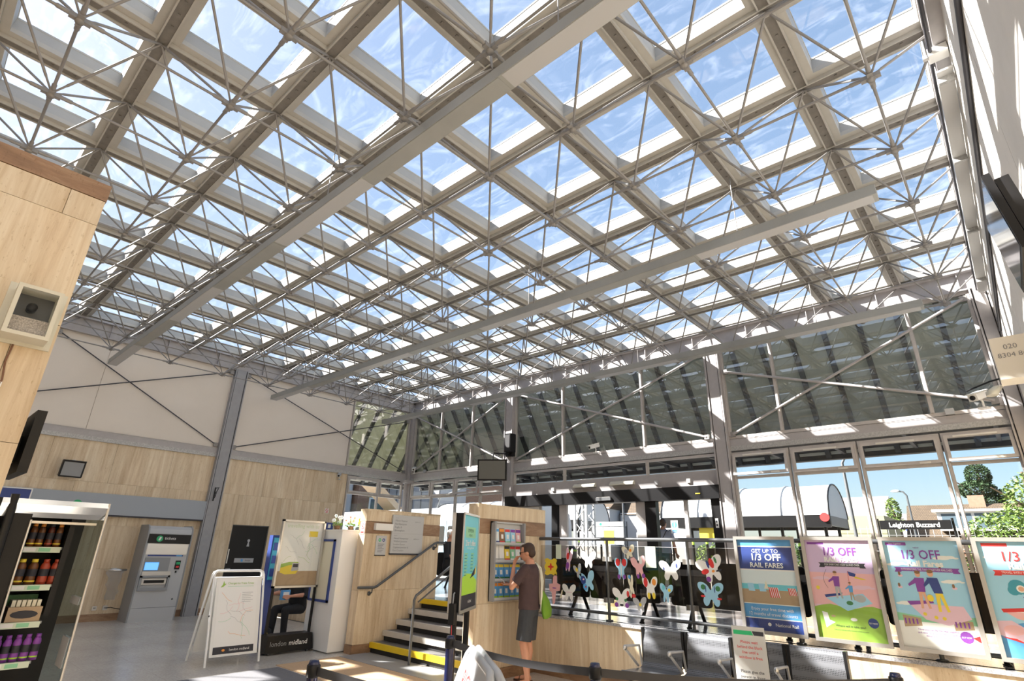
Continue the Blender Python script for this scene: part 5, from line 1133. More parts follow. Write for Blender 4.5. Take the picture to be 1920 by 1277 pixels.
# poster totem
d_ = Vector((-.65, -.40, 0)); yaw = math.atan2(.85, -.52) - math.pi / 2   # board faces (-.52,.85)
t = thing('poster_totem', 'tall black poster stand with a blue travel poster, before the right pier', 'sign', (6.64, 9.94, 0), yaw)
M_ = Matrix.Translation((6.64, 9.94, 0)) @ Matrix.Rotation(yaw, 4, 'Z') @ FY(.36, 0, 0)
g = MB(M_); g.box((0, .97, -.07), (.72, 1.985, .05), 'black'); g.box((0, .95, .05), (.72, .97, .06), 'silver'); g.box((-.008, .96, -.075), (.0, 1.99, -.035), 'silver')
for q in (((0, .955, .05), (.72, .985, .065)), ((0, 1.97, .05), (.72, 1.995, .065)), ((0, .97, .05), (.02, 1.98, .065)), ((.70, .97, .05), (.72, 1.98, .065))): g.box(q[0], q[1], 'silver')
g.build('frame', t)
g = MB(M_ @ Matrix.Translation((.02, .985, .052))); W_, H_ = .68, .985
rect(g, 0, 0, W_, H_, 'p_cyan', 0); rect(g, 0, 0, W_, .14, 'ink', 1); blob(g, [(0, .14), (W_, .14), (W_, .27), (.45, .35), (.2, .36), (0, .31)], 'p_lime', 1); rect(g, .10, .74, .56, .86, 'p_mint', 1)
tx(g, 'LONDON', .33, .80, .06, 'p_dkgreen', 3); tx(g, 'MIDLAND', .33, .755, .035, 'p_dkgreen', 3); tx(g, '2 for 1 offers', .34, .655, .085, 'p_white', 3, bold=.002, maxw=.58); tx(g, 'when you go by train', .34, .62, .035, 'p_white', 3)
for c_ in (.14, .42):
    for k in range(7 - int(c_ > .3)): rect(g, c_ - .04, .56 - k * .035, c_ + .10, .575 - k * .035, 'p_mint', 1); rect(g, c_ - .04, .548 - k * .035, c_ + .06, .555 - k * .035, 'p_dkgreen', 1)
blob(g, [(.38, .30), (.60, .34), (.62, .42), (.52, .38)], 'ink', 3); blob(g, [(.58, .33), (.64, .35), (.63, .45), (.60, .40)], 'p_yellow', 4); tx(g, 'midland', .40, .05, .05, 'p_white', 3); g.build('print', t)
for u in (.06, .60):
    g = MB(M_); g.box((u, 0, -.05), (u + .07, .97, .0), 'black'); g.build('leg', t)
g = MB(M_); g.box((-.02, 0, -.28), (.74, .03, .24), 'black'); g.build('base', t)
g = MB(M_); g.box((-.11, .86, -.03), (-.02, 1.06, .03), 'black'); g.tube([(-.065, .86, 0), (-.065, .55, .01)], .003, 'p_red', 6); g.tube([(-.065, 1.06, 0), (-.05, 1.15, 0), (-.02, 1.16, 0)], .008, 'grey_md', 6); g.build('handset', t)

# grey folding floor sign, close to the camera
t = thing('folding_sign', 'grey folding floor sign with red lettering about bicycles, bottom edge', 'sign', (8.75, 12.3, 0))
u_ = Vector((.66, .87, 0)).normalized(); n_ = Vector((.87, -.66, 0)).normalized()
for sgn in (1, -1):
    vdir = (Vector((0, 0, 1)) * math.cos(.34) - n_ * math.sin(.34) * sgn)
    w_ = u_.cross(vdir) if sgn > 0 else u_.cross(vdir)
    M_ = Matrix(((u_.x, vdir.x, w_.x, 8.44 + n_.x * .375 * sgn), (u_.y, vdir.y, w_.y, 11.95 + n_.y * .375 * sgn), (u_.z, vdir.z, w_.z, 0), (0, 0, 0, 1)))
    g = MB(M_); pth = [(0, .02, 0), (0, .92, 0), (.03, 1.02, 0), (.11, 1.065, 0), (.86, 1.065, 0), (.94, 1.03, 0), (.975, .95, 0), (.975, .02, 0)]
    g.tube(pth, .024, 'sign_grey', 12); g.build('rim', t)
    g = MB(M_); g.box((.01, .12, -.008), (.965, 1.05, .008), 'sign_grey'); g.build('leaf', t)
    if sgn > 0:
        g = MB(M_)
        for k, s_ in enumerate(('BICYCLES', 'CYCLES ARE NOT', 'TO BE LEFT OR', 'CHAINED TO THE', 'RAILINGS HERE')): tx(g, s_, .52, .84 - k * .15, .17 if k == 0 else .13, 'p_red', 14, maxw=.72)
        g.build('lettering', t)
# privacy notice on its stand
t = thing('notice_stand', 'white notice about waiting and privacy on a stand before the steel seats', 'sign', (5.25, 12.82, 0))
M_ = Matrix.Translation((5.60, 12.72, 0)) @ Matrix.Rotation(R(8), 4, 'Z') @ FX(0, 0, 0)
g = MB(M_); g.box((-.15, .40, -.012), (.15, .86, .0), 'black'); g.build('holder', t)
g = MB(M_); g.tube([(0, .02, -.03), (0, .80, -.03)], .014, 'black'); g.build('pole', t)
g = MB(M_); g.lathe([(0, 0), (.15, 0), (.15, .01), (.03, .025), (0, .025)], 'black', 20, Matrix.Rotation(R(-90), 4, 'X')); g.build('foot', t)
g = MB(M_ @ Matrix.Translation((-.145, .41, .002))); W_, H_ = .29, .58; rect(g, 0, 0, W_, H_, 'p_white', 0); g.box((0, 0, -.002), (W_, H_, 0), 'p_white'); blob(g, [(.015, .51), (.19, .51), (.175, .545), (.015, .545)], 'p_emerald', 1); blob(g, [(.195, .51), (.28, .51), (.28, .545), (.18, .545)], 'ink', 1)
for k, s_ in enumerate(('Please wait', 'behind the black', 'line until a', 'window is free')): tx(g, s_, W_ / 2, .44 - k * .042, .034, 'p_red', 2, maxw=.22)
for k, s_ in enumerate(('Please give the', 'person in front', 'some privacy')): tx(g, s_, W_ / 2, .20 - k * .042, .034, 'ink', 2, maxw=.22)
g.build('notice_sheet', t)
# ---------------- paper butterflies on the glass ----------------
G_ = FX(XR + .024, 0, 0)
def wings(w1, h1, w2, h2, n=9, asym=1.0):
    side = [(.05, .30, 1), (.22, .72, 1), (.62, 1.0, 1), (.98, .92, 1), (1.0, .50, 1), (.78, .12, 1), (.50, -.04, 1), (.66, -.22, 2), (.82, -.60, 2), (.62, -1.0, 2), (.30, -.92, 2), (.10, -.50, 2), (.04, -.45, 2)]
    pts = [(a * (w1 if k == 1 else w2), b * (h1 if k == 1 else h2)) for a, b, k in side]
    pts = pts + [(-a * asym, b) for a, b in pts[::-1]]
    for _ in range(2):
        o = []
        for i in range(len(pts)):
            a, b = pts[i], pts[(i + 1) % len(pts)]; o += [(a[0] * .75 + b[0] * .25, a[1] * .75 + b[1] * .25), (a[0] * .25 + b[0] * .75, a[1] * .25 + b[1] * .75)]
        pts = o
    return pts
def cutout(name, label, u, v, pts, mt, rot=0, marks=(), cat='paper butterfly', group='paper cutouts on the glass'):
    M_ = G_ @ Matrix.Translation((u, v, 0)) @ Matrix.Rotation(rot, 4, 'Z')
    g = MB(M_); g.prism(pts, 0, .0015, mt)
    for q_, (a, b, ra, rb, m2) in enumerate(marks): g.poly([(a + ra * math.cos(k * math.pi / 5), b + rb * math.sin(k * math.pi / 5), .0022 + .0004 * q_) for k in range(10)], m2)
    tag(g.build(name), label, cat, group)
def card(w_, h_): return [(-w_ / 2, -h_ / 2), (w_ / 2, -h_ / 2), (w_ / 2, h_ / 2), (-w_ / 2, h_ / 2)]
cutout('paper_flower', 'yellow paper shape with a red cross, beside the man\'s shoulder', 9.47, 1.385, [(.115 * (1 + .12 * math.cos(8 * a)) * max(-.95, min(.95, 1.25 * math.cos(a))), .12 * (1 + .1 * math.cos(6 * a)) * max(-.9, min(.9, 1.2 * math.sin(a)))) for a in [k * math.pi / 16 for k in range(32)]], 'p_yellow', 0, [(0, 0, .06, .016, 'p_red'), (0, 0, .018, .055, 'p_red')], 'paper shape')
cutout('paper_card', 'pale green rectangular paper near the left top of the glass', 9.615, 1.60, card(.10, .20), 'p_palegreen', 0, (), 'paper card')
cutout('paper_butterfly', 'narrow pink and purple butterfly beneath the left end of the top rail', 9.80, 1.48, wings(.06, .18, .05, .15), 'p_rose', -.15, [(-.01, -.07, .03, .05, 'p_purple'), (-.02, .06, .025, .05, 'p_red')])
cutout('paper_butterfly', 'large white butterfly with grey speckles left of the second post', 10.15, 1.50, wings(.13, .12, .08, .11), 'p_white', 0, [(-.05, .04, .02, .02, 'p_grey'), (.06, .05, .02, .015, 'p_mint')])
cutout('paper_butterfly', 'small grey multicoloured butterfly above the blue and turquoise one', 9.97, 1.34, wings(.07, .10, .05, .08), 'p_grey', .3, [(-.02, .03, .018, .03, 'p_yellow'), (.03, .02, .014, .03, 'p_sky')])
cutout('paper_butterfly', 'blue butterfly with one navy patterned wing and one plain turquoise wing', 10.13, 1.21, wings(.13, .14, .10, .12), 'p_sky', .25, [(-.07, .04, .045, .06, 'p_navy'), (-.06, -.05, .035, .045, 'p_blue'), (-.05, -.05, .012, .012, 'p_red'), (-.06, .05, .015, .012, 'p_rose')])
cutout('paper_butterfly', 'salmon pink cross shaped paper butterfly by the man\'s green bag', 9.535, 1.10, [(-.03, -.22), (.01, -.2), (.03, -.04), (.10, -.03), (.11, .05), (.05, .07), (.05, .16), (.02, .20), (-.02, .15), (-.03, .06), (-.10, .05), (-.09, -.04), (-.05, -.06)], 'p_pink', 0, [(0, 0, .04, .008, 'p_purple')])
cutout('paper_card', 'small cream paper scrap left of the pinkish white butterfly', 9.66, 1.03, [(-.03, -.06), (.01, -.05), (.03, .06), (.01, .05)], 'p_cream', 0, (), 'paper card')
cutout('paper_butterfly', 'plain pinkish white butterfly low on the left glass pane', 9.80, 1.06, wings(.12, .11, .09, .11), 'p_white', 0, [(0, 0, .06, .004, 'p_rose')])
cutout('paper_butterfly', 'red and pale blue butterfly with purple tails right of the second post', 10.68, 1.415, wings(.10, .13, .06, .15), 'p_sky', 0, [(-.05, .07, .035, .05, 'p_red'), (.05, .07, .035, .05, 'p_red'), (-.04, -.11, .022, .03, 'p_purple'), (.045, -.11, .022, .03, 'p_purple'), (0, 0, .008, .12, 'p_white')])
cutout('paper_butterfly', 'beige and grey butterfly at the top right of the second post', 10.81, 1.605, wings(.10, .10, .06, .07), 'p_cream', .2, [(.03, .03, .02, .02, 'p_orange'), (-.04, .03, .03, .03, 'p_grey')])
cutout('paper_butterfly', 'pink striped butterfly with purple tips in the centre of the middle pane', 10.95, 1.435, wings(.11, .14, .07, .14), 'p_pink', .12, [(.04, .08, .025, .05, 'p_white'), (-.03, -.11, .02, .03, 'p_purple'), (.05, -.11, .025, .03, 'p_purple')])
cutout('paper_card', 'pale green rectangular paper at the top of the middle pane', 11.13, 1.565, card(.15, .26), 'p_palegreen', 0, (), 'paper card')
cutout('paper_butterfly', 'white butterfly with small blue bow marks right of the pale green paper', 11.40, 1.415, wings(.15, .12, .12, .12), 'p_white', .05, [(.09, .05, .012, .03, 'p_navy'), (-.09, .02, .010, .02, 'p_navy')])
cutout('paper_butterfly', 'narrow brown and white upright paper butterfly in the middle pane', 10.82, 1.20, wings(.04, .14, .045, .15), 'p_cream', .1, [(-.01, .11, .02, .025, 'p_blue'), (.02, -.12, .03, .025, 'p_red')])
cutout('paper_butterfly', 'white butterfly with red and green blobs at the lower left of the middle pane', 10.665, 1.05, wings(.14, .12, .10, .12), 'p_white', 0, [(.10, .05, .02, .04, 'p_red'), (-.07, -.02, .02, .02, 'p_dkgreen'), (.06, -.03, .02, .02, 'p_dkgreen'), (-.08, -.09, .03, .03, 'p_purple'), (.08, -.09, .03, .03, 'p_purple'), (0, -.09, .03, .015, 'ink')])
cutout('paper_butterfly', 'red and yellow butterfly in the lower part of the middle pane', 11.10, 1.20, wings(.11, .13, .08, .14), 'p_white', .05, [(-.06, .06, .03, .06, 'p_red'), (.06, .06, .03, .04, 'p_orange'), (-.03, -.10, .022, .04, 'p_yellow'), (.04, -.10, .022, .04, 'p_yellow')])
cutout('paper_butterfly', 'small aqua butterfly low beside the third post', 11.32, 1.155, wings(.09, .10, .05, .12), 'p_sky', -.1, [(-.04, .05, .02, .03, 'p_cyan'), (.04, .03, .02, .02, 'p_yellow')])
cutout('paper_butterfly', 'pale grey butterfly at the bottom of the middle pane', 10.94, .985, wings(.10, .09, .06, .09), 'p_grey', .1, [(0, 0, .02, .02, 'p_yellow')])
cutout('paper_butterfly', 'white butterfly with bold red, navy and green stripes beside the first poster', 11.93, 1.45, wings(.17, .14, .12, .15), 'p_white', .3, [(-.08, -.01, .05, .03, 'p_red'), (.03, .06, .03, .06, 'p_red'), (-.02, .06, .015, .05, 'p_navy'), (.09, .08, .015, .04, 'p_dkgreen'), (.02, -.03, .02, .015, 'p_orange'), (.09, -.04, .04, .012, 'ink'), (-.07, -.1, .03, .03, 'p_purple')])
cutout('paper_butterfly', 'large turquoise butterfly with green and red marks, below the striped one', 11.90, 1.175, wings(.16, .13, .13, .14), 'p_sky', 0, [(-.09, .07, .03, .03, 'p_dkgreen'), (.09, .06, .03, .03, 'p_dkgreen'), (-.10, -.03, .03, .012, 'p_red'), (.10, -.05, .03, .012, 'p_red'), (-.06, .05, .006, .04, 'p_navy'), (.05, .05, .006, .04, 'p_navy')])

# ---------------- chiller cabinet with bottles ----------------
FXE, FY0 = 9.99, 8.83       # right end, front
t = thing('drinks_chiller', 'open fronted glass and chrome drinks chiller at the left edge of the view', 'chiller', (10.35, 8.5, 0))
M_ = FY(10.74, FY0, 0); W_ = .75
g = MB(M_); g.box((0, 0, -.75), (W_, .14, -.02), 'grey_dk'); g.box((0, .14, -.75), (W_, 1.90, -.70), 'black'); g.box((.56, 1.0, -.70), (.60, 1.86, -.25), 'black'); g.box((0, 1.86, -.75), (W_, 1.90, -.30), 'black'); g.box((0, .14, -.70), (.03, 1.9, -.02), 'black'); g.build('cabinet', t)
g = MB(M_); side_prism(g, [(-.30, 1.90), (.0, 1.90), (.01, 1.86), (-.02, 1.80), (-.05, 1.76), (-.30, 1.78)], .03, W_, 'steel_bright'); g.build('canopy_front', t)
g = MB(M_); g.box((.27, 1.715, -.14), (.72, 1.735, -.11), 'steel_bright'); g.build('lamp_rail', t)
g = MB(M_); g.tube([(.10, 1.93, -.01), (.11, 1.4, .0), (.12, 1.0, .02), (.14, .1, .08)], .030, 'black', 8); g.build('left_post', t)
g = MB(M_); g.box((.12, .14, -.30), (.25, 1.86, -.03), 'black'); g.tube([(.25, 1.74, -.02), (.255, 1.3, -.015), (.27, .7, .0), (.28, .14, .03)], .008, 'silver', 8); g.build('side_panel', t)
g = MB(M_); g.poly([(W_, .12, -.70), (W_, .12, .10), (W_, .6, .04), (W_, 1.2, 0), (W_, 1.88, 0), (W_, 1.88, -.70)], 'pane_fridge'); g.build('glass_end', t)
g = MB(M_); g.tube([(W_, 1.90, .0), (W_, 1.2, .0), (W_, .6, .04), (W_, .12, .10)], .010, 'silver', 8); g.build('end_trim', t)
shelves = [(1.53, -.30), (1.235, -.26), (.96, -.22), (.68, -.16), (.40, -.08)]
for z, w_ in shelves:
    g = MB(M_); g.box((.25, z - .02, -.68), (.56, z, w_), 'grey_md'); s_ = g.build('shelf', t)
    g = MB(M_ @ Matrix.Translation((0, z - .045, w_))); g.box((.26, 0, 0), (.55, .045, .008), 'p_palegreen'); g.box((.30, .008, .008), (.38, .038, .0095), 'p_white'); g.box((.40, .008, .008), (.48, .038, .0095), 'p_mint'); l_ = g.build('price_strip', t); l_.parent = s_
g = MB(M_); g.box((W_ - .012, 1.08, -.35), (W_ - .008, 1.14, -.05), 'p_grey'); g.build('end_label', t)
g = MB(M_); g.box((W_ - .012, .62, -.25), (W_ - .008, .84, -.02), 'p_grey'); g.build('end_notice', t)
def bottle(x, y, z, h, r_, body, cap, band, label, group):
    t = thing('drink_bottle', label, 'bottle', (x, y, z), group=group); T = Matrix.Translation((x, y, z))
    g = MB(T); g.lathe([(0, 0), (r_, 0), (r_, .25 * h), (r_ * .94, .3 * h), (r_ * .94, .62 * h), (r_, .68 * h), (r_ * .8, .80 * h), (r_ * .5, .88 * h), (0, .88 * h)], body, 14); g.build('bottle_body', t)
    g = MB(T); g.lathe([(r_ * 1.01, .02), (r_ * 1.01, .16 * h)], band, 14); g.build('bottle_band', t)
    g = MB(T); g.lathe([(r_ * .96, .32 * h), (r_ * .96, .6 * h)], 'ink', 14); g.build('bottle_label', t)
    g = MB(T); g.lathe([(0, .99 * h), (r_ * .6, .99 * h), (r_ * .62, .86 * h), (r_ * .5, .86 * h)], cap, 14); g.build('cap', t)
bx = [10.405, 10.35, 10.285, 10.225]; on = ('leftmost', 'second from left', 'third from left', 'rightmost')
mat('juice_dark', (.10, .02, .01), .25); mat('juice_red', (.40, .06, .03), .25); mat('tea', (.16, .06, .02), .25)
for k, x in enumerate(bx):
    y_ = k != 2; bottle(x, 8.50, 1.531, .19, .027, 'tea' if y_ else 'juice_dark', 'p_orange' if y_ else 'ink', 'p_yellow' if y_ else 'juice_red', '%s bottle on the top chiller shelf, %s' % ('yellow banded' if y_ else 'dark red', on[k]), 'bottles on the top chiller shelf')
for k, x in enumerate((10.415, 10.335, 10.255, 10.18)):
    y_ = k < 2; bottle(x, 8.52, 1.236, .20, .036, 'tea' if y_ else 'juice_red', 'p_yellow' if y_ else 'juice_red', 'p_yellow' if y_ else 'juice_red', '%s topped bottle on the second chiller shelf, %s' % ('yellow' if y_ else 'red', on[k]), 'bottles on the second chiller shelf')
for k in range(5):
    x = 10.42 - k * .062; bottle(x, 8.62, .681, .19, .028, 'p_purple', 'p_purple', 'p_lime', 'purple and green drink bottle on the fourth chiller shelf, %s' % ('leftmost', 'second from left', 'middle', 'second from right', 'rightmost')[k], 'purple bottles in the chiller')
simple('snack_box', 'tan patterned box with an oval label on the third chiller shelf', 'box', lambda g: (g.box((10.20, 8.42, .961), (10.42, 8.60, 1.07), 'p_sand'), g.prism([(.09 * math.cos(k * .52), .03 * math.sin(k * .52)) for k in range(12)], 0, .003, 'ink', Matrix.Translation((10.31, 8.60, 1.015)) @ FY(0, 0, 0))))
for k in range(6): simple('sandwich_pack', 'cream sandwich pack leaning in the tan box, %s' % ('leftmost', 'second', 'third', 'fourth', 'fifth', 'rightmost')[k], 'sandwich', lambda g: g.box((10.215 + k * .033, 8.45, 1.071), (10.24 + k * .033, 8.57, 1.12), 'p_cream'), 'sandwich packs')
simple('salad_pack', 'dark green salad pack beside the sandwiches on the third chiller shelf', 'food', lambda g: g.box((10.22, 8.25, .961), (10.42, 8.40, 1.15), 'p_dkgreen'))

# ---------------- stone kiosk at the left edge ----------------
t = thing('stone_kiosk', 'travertine clad kiosk corner with a brown top band, left edge of the view', 'kiosk', (12.4, 10.6, 0))
KX, KY = 10.93, 10.9
g = MB(); g.box((KX + .02, KY - .78, 0), (13.9, KY - .02, 3.74), 'travertine')
k = MB(FY(13.9, KY - .02, 0)); slabs(k, 0, 13.9 - KX, 0, 3.64, 'travertine', .62, .692, .02)
o = len(g.v); g.v += k.v; g.f += [[o + q for q in ff] for ff in k.f]; g.mi += [g.m('travertine')] * len(k.f); g.sm += k.sm
g.box((KX, KY - .8, 0), (KX + .02, KY - .02, 3.64), 'travertine'); g.build('stone_cladding', t)
g = MB(); g.box((KX - .004, KY - .8, 3.643), (13.9, KY + .004, 3.76), 'travertine_brown'); g.build('brown_band', t)
simple('cable_clip', 'small white cable clip on the kiosk stone below the beige housing', 'clip', lambda g: g.box((11.085, KY, 2.36), (11.125, KY + .012, 2.385), 'white'))
# housing with mesh front
t = thing('camera_housing', 'beige square wall housing with a dark window, on the stone kiosk face', 'housing', (11.06, KY, 2.62))
M_ = FY(11.175, KY, 2.62)
g = MB(M_); g.box((-.03, -.02, 0), (.23, .33, .012), 'beige_box')
for q in (((0, 0, .012), (.20, .02, .16)), ((0, .27, .012), (.20, .29, .16)), ((0, .02, .012), (.02, .27, .16)), ((.18, .02, .012), (.20, .27, .16)), ((.02, .02, .012), (.18, .27, .02))): g.box(q[0], q[1], 'beige_box')
g.build('case', t)
g = MB(M_); g.box((.02, .02, .02), (.18, .12, .10), 'speckle'); g.box((.02, .12, .02), (.18, .27, .03), 'grey_dk'); g.build('lining', t)
g = MB(M_); g.lathe([(0, .05), (.018, .05), (.018, 0), (.024, 0), (.024, .055), (0, .056)], 'black', 12, Matrix.Translation((.09, .19, .03))); g.build('lens', t)
g = MB(M_); g.poly([(.02, .02, .155), (.18, .02, .155), (.18, .27, .155), (.02, .27, .155)], 'pane_clear'); g.build('window', t)
g = MB(); g.tube([(11.10, KY + .008, 2.60), (11.105, KY + .008, 2.50), (11.09, KY + .008, 2.40), (11.11, KY + .008, 2.2), (11.15, KY + .008, 1.9)], .005, 'rust', 6); tag(g.build('cable'), 'thin brown cable running down the kiosk stone below the beige housing', 'cable')
simple('side_screen', 'thin black flat screen seen edge on at the corner of the stone kiosk', 'screen', lambda g: (g.box((KX - .075, KY - .62, 1.93), (KX - .030, KY + .0, 2.27), 'black'), g.box((KX - .03, KY - .4, 2.0), (KX, KY - .25, 2.15), 'black')))

# ---------------- screens, speaker, cameras ----------------
t = thing('hanging_screen', 'flat screen with a blank grey face hung from the column near the room corner', 'screen', (.55, 4.6, 3.3))
M_ = FX(.75, 4.60, 3.60, R(32), R(6)) 
g = MB(M_); g.box((-.40, -.28, -.08), (.40, .28, .0), 'black'); g.build('casing', t)
g = MB(M_); g.box((-.36, -.24, 0), (.36, .24, .004), 'screen_face'); g.build('screen_face', t)
g = MB(); g.tube([(.75, 4.60, 3.86), (.72, 4.62, 4.05), (.20, 4.72, 4.08)], .02, 'black'); g.box((.12, 4.60, 4.02), (.24, 4.86, 4.14), 'black'); g.build('mount', t)
simple('loudspeaker', 'tall black loudspeaker box on the column above the blank grey screen', 'speaker', lambda g: (g.box((.17, 4.70, 4.12), (.40, 4.92, 4.62), 'black'), g.box((.40, 4.72, 4.15), (.41, 4.90, 4.58), 'black_matt')))
def cctv(label, x, y, z, yaw, s=1.0, col='white'):
    t = thing('security_camera', label, 'camera', (x, y, z)); T = Matrix.Translation((x, y, z)) @ Matrix.Rotation(yaw, 4, 'Z') @ Matrix.Diagonal((s, s, s, 1))
    g = MB(T); g.box((-.05, -.05, 0), (.05, .05, .02), col); g.tube([(0, 0, .01), (0, 0, .10), (.03, 0, .13)], .014, col); g.build('bracket', t)
    g = MB(T @ Matrix.Translation((.06, 0, .16)) @ Matrix.Rotation(R(18), 4, 'Y')); g.rbox((-.05, -.045, -.14), (.05, .045, .14), col, .015, Matrix(((0, 0, 1, 0), (1, 0, 0, 0), (0, 1, 0, 0), (0, 0, 0, 1)))); g.box((-.16, -.055, .046), (.19, .055, .054), col); g.build('housing', t)
    g = MB(T @ Matrix.Translation((.06, 0, .16)) @ Matrix.Rotation(R(18), 4, 'Y')); g.lathe([(0, 0), (.030, 0), (.030, .012), (0, .012)], 'black', 12, Matrix.Translation((.14, 0, 0)) @ Matrix.Rotation(R(90), 4, 'Y')); g.build('lens', t)
cctv('white security camera on the rail in the corner where the two walls meet', .10, .42, 3.86, R(40), .9)
cctv('white security camera on the rail above the automatic doors', .14, 7.53, 3.86, R(-20), 1.0)
cctv('white security camera at the right end of the rail, above the rightmost window', .22, 14.85, 3.86, R(-25), 1.25)
cctv('small grey security camera on the stone just left of the corner windows', 2.62, .12, 3.42, R(50), .8, 'grey_lt')
simple('sensor', 'small grey bell shaped sensor beside the corner camera', 'sensor', lambda g: g.lathe([(0, 0), (.05, 0), (.06, .05), (.03, .09), (0, .09)], 'grey_md', 12, Matrix.Translation((.10, .95, 3.86))))
simple('rail_box', 'small grey junction box on the rail beside the right security camera', 'box', lambda g: g.box((.02, 14.35, 3.86), (.10, 14.47, 3.96), 'grey_lt'))
t = thing('projector', 'cream cowled lamp on a dark arm at the far right wall above the rail', 'lamp', (.5, 15.1, 4.1))
g = MB(); g.loft([((.55, 14.98, 3.98), .10, .07), ((.55, 15.0, 4.04), .13, .09), ((.5, 15.08, 4.12), .08, .07)], 'beige_box', 14); g.build('cowl', t)
g = MB(); g.tube([(.3, 14.7, 4.16), (.55, 15.0, 4.20), (.8, 15.3, 4.2)], .014, 'black'); g.build('arm', t)

# ---------------- right-hand wall beside the camera ----------------
t = thing('wall_television', 'flat black television tilted out from the sunlit right hand wall', 'television', (7.5, 15.15, 2.9))
T = Matrix.Translation((7.70, 15.125, 3.25)) @ Matrix.Rotation(R(7), 4, 'X')
g = MB(T); g.box((-.315, .0, -.225), (.315, .035, .225), 'black'); g.box((-.27, .042, -.19), (.29, .10, .19), 'black'); g.box((-.25, .035, -.17), (.25, .042, .17), 'black'); g.build('casing', t)
g = MB(T); g.box((-.295, -.003, -.205), (.295, .0, .205), 'screen_gloss'); g.build('screen_face', t)
g = MB(); g.tube([(7.7, 15.22, 3.22), (7.7, YE, 3.22)], .03, 'black'); g.build('mount', t)
t = thing('phone_number_box', 'white box carrying the number 020 8304 8635 projecting from the right hand wall', 'sign', (5.95, 15.15, 2.9))
M_ = FX(5.95, 14.985, 2.90)
g = MB(M_); g.box((0, 0, -.22), (.35, .33, 0), 'offwhite'); g.build('box_body', t)
g = MB(M_); tx(g, '020', .11, .23, .055, 'text_grey', 3); tx(g, '8304 8635', .135, .165, .052, 'text_grey', 3, maxw=.25); g.box((.255, .22, 0), (.31, .26, .006), 'ink'); g.build('box_text', t)
simple('wall_pipe', 'long dark cable conduit running along the top of the right hand wall', 'conduit', lambda g: g.tube([(.1, YE - .14, 5.88), (4, YE - .14, 5.88), (9, YE - .14, 5.88), (13, YE - .14, 5.88)], .016, 'rod_dark'))
simple('wall_pipe', 'dark cable conduit halfway up the sunlit right hand wall', 'conduit', lambda g: g.tube([(.3, YE - .03, 5.05), (5, YE - .03, 5.05), (12, YE - .03, 5.05)], .018, 'rod_dark'))
t = thing('cable_tray', 'silver cable tray running along the right hand wall under the eave', 'cable tray', (6, YE - .1, 5.6))
g = MB(); g.box((.4, YE - .14, 5.72), (6.1, YE - .02, 5.74), 'steel_white'); g.box((.4, YE - .14, 5.74), (6.1, YE - .135, 5.80), 'steel_white'); g.build('tray', t)
for x in (1.0, 2.8, 4.6, 6.0):
    g = MB(); g.box((x - .02, YE - .14, 5.66), (x + .02, YE - .02, 5.72), 'galvanised'); g.build('tray_bracket', t)
simple('roof_clamp', 'white clamp box where the truss meets the top of the right hand wall', 'box', lambda g: (g.box((6.10, YE - .16, 5.84), (6.22, YE - .02, 5.92), 'white'), g.box((6.14, YE - .20, 5.86), (6.18, YE - .16, 5.90), 'silver')))
# seats etc at the end
# ---------------- outside ----------------
def S_(name, fn): g = MB(); fn(g); return struct(name, g, True)
S_('floor_platform', lambda g: (g.box((-4.0, -60, .2), (-.15, 60, .73), 'platform'), g.box((-4.0, -60, .731), (-3.8, 60, .735), 'p_white')))
S_('floor_trackbed', lambda g: (g.box((-11.0, -90, -.5), (-4.0, 90, -.25), 'ballast'), g.box((-30, -90, -.5), (-16.5, 90, -.25), 'ballast')))
S_('floor_far_platform', lambda g: g.box((-16.5, -60, -.4), (-11.0, 14.5, .73), 'platform'))
S_('floor_ground', lambda g: (g.box((-300, -300, -.9), (0, 300, -.45), 'ballast'), g.box((0, -60, -.9), (30, 0, -.2), 'platform')))
for k, x in enumerate((-4.9, -6.34, -8.5, -9.94)):
    simple('rail_track', 'rusty steel rail of the railway beyond the platform, %s from the platform' % ('first', 'second', 'third', 'fourth')[k], 'rail', lambda g: g.box((x - .035, -21.5, -.25), (x + .035, 60, -.10), 'rust'), 'railway rails')
# train
t = thing('train', 'white and pale blue electric train with a lime green door standing at the platform', 'train', (-5.6, -14, -.1))
def ex_y(g, prof, y0, y1, mt):   # profile (x, z) extruded along y
    g.prism([(a, b) for a, b in prof], y0, y1, mt, Matrix(((1, 0, 0, 0), (0, 0, 1, 0), (0, 1, 0, 0), (0, 0, 0, 1))))
x0, x1 = -7.0, -4.2
prof = [(x0, .9), (x1, .9), (x1, 2.55), (x1 - .12, 2.95), (x1 - .45, 3.2), (x1 - 1.4, 3.32), (x0 + .45, 3.2), (x0 + .12, 2.95), (x0, 2.55)]
g = MB(); ex_y(g, [(p[0], p[1]) for p in prof], -21, 1.6, 'train_white'); g.build('carriage_body', t)
g = MB(); g.box((x0 + .1, -21, -.10), (x1 - .1, 1.5, .9), 'grey_dk'); g.build('underframe', t)
g = MB(); g.box((x1, -21, 1.0), (x1 + .012, 1.5, 2.60), 'train_blue'); g.build('side_stripe', t)
for k in range(11):
    y = .2 - k * 1.9
    g = MB(FX(x1 + .012, y - .55, 1.55)); g.rbox((0, 0, 0), (1.0, .85, .012), 'black', .1); g.build('window', t)
for y in (-3.3, -9.4, -17):
    g = MB(FX(x1 + .012, y, .95)); g.box((0, 0, 0), (1.3, 1.72, .02), 'train_blue'); g.rbox((.12, .75, .02), (.55, 1.5, .026), 'black', .06); g.rbox((.75, .75, .02), (1.18, 1.5, .026), 'black', .06); g.box((.64, 0, .02), (.66, 1.72, .025), 'grey_dk'); g.build('door', t)
g = MB(); g.box((x1, -1.75, .95), (x1 + .03, -1.35, 2.72), 'p_lime'); g.build('green_end', t)
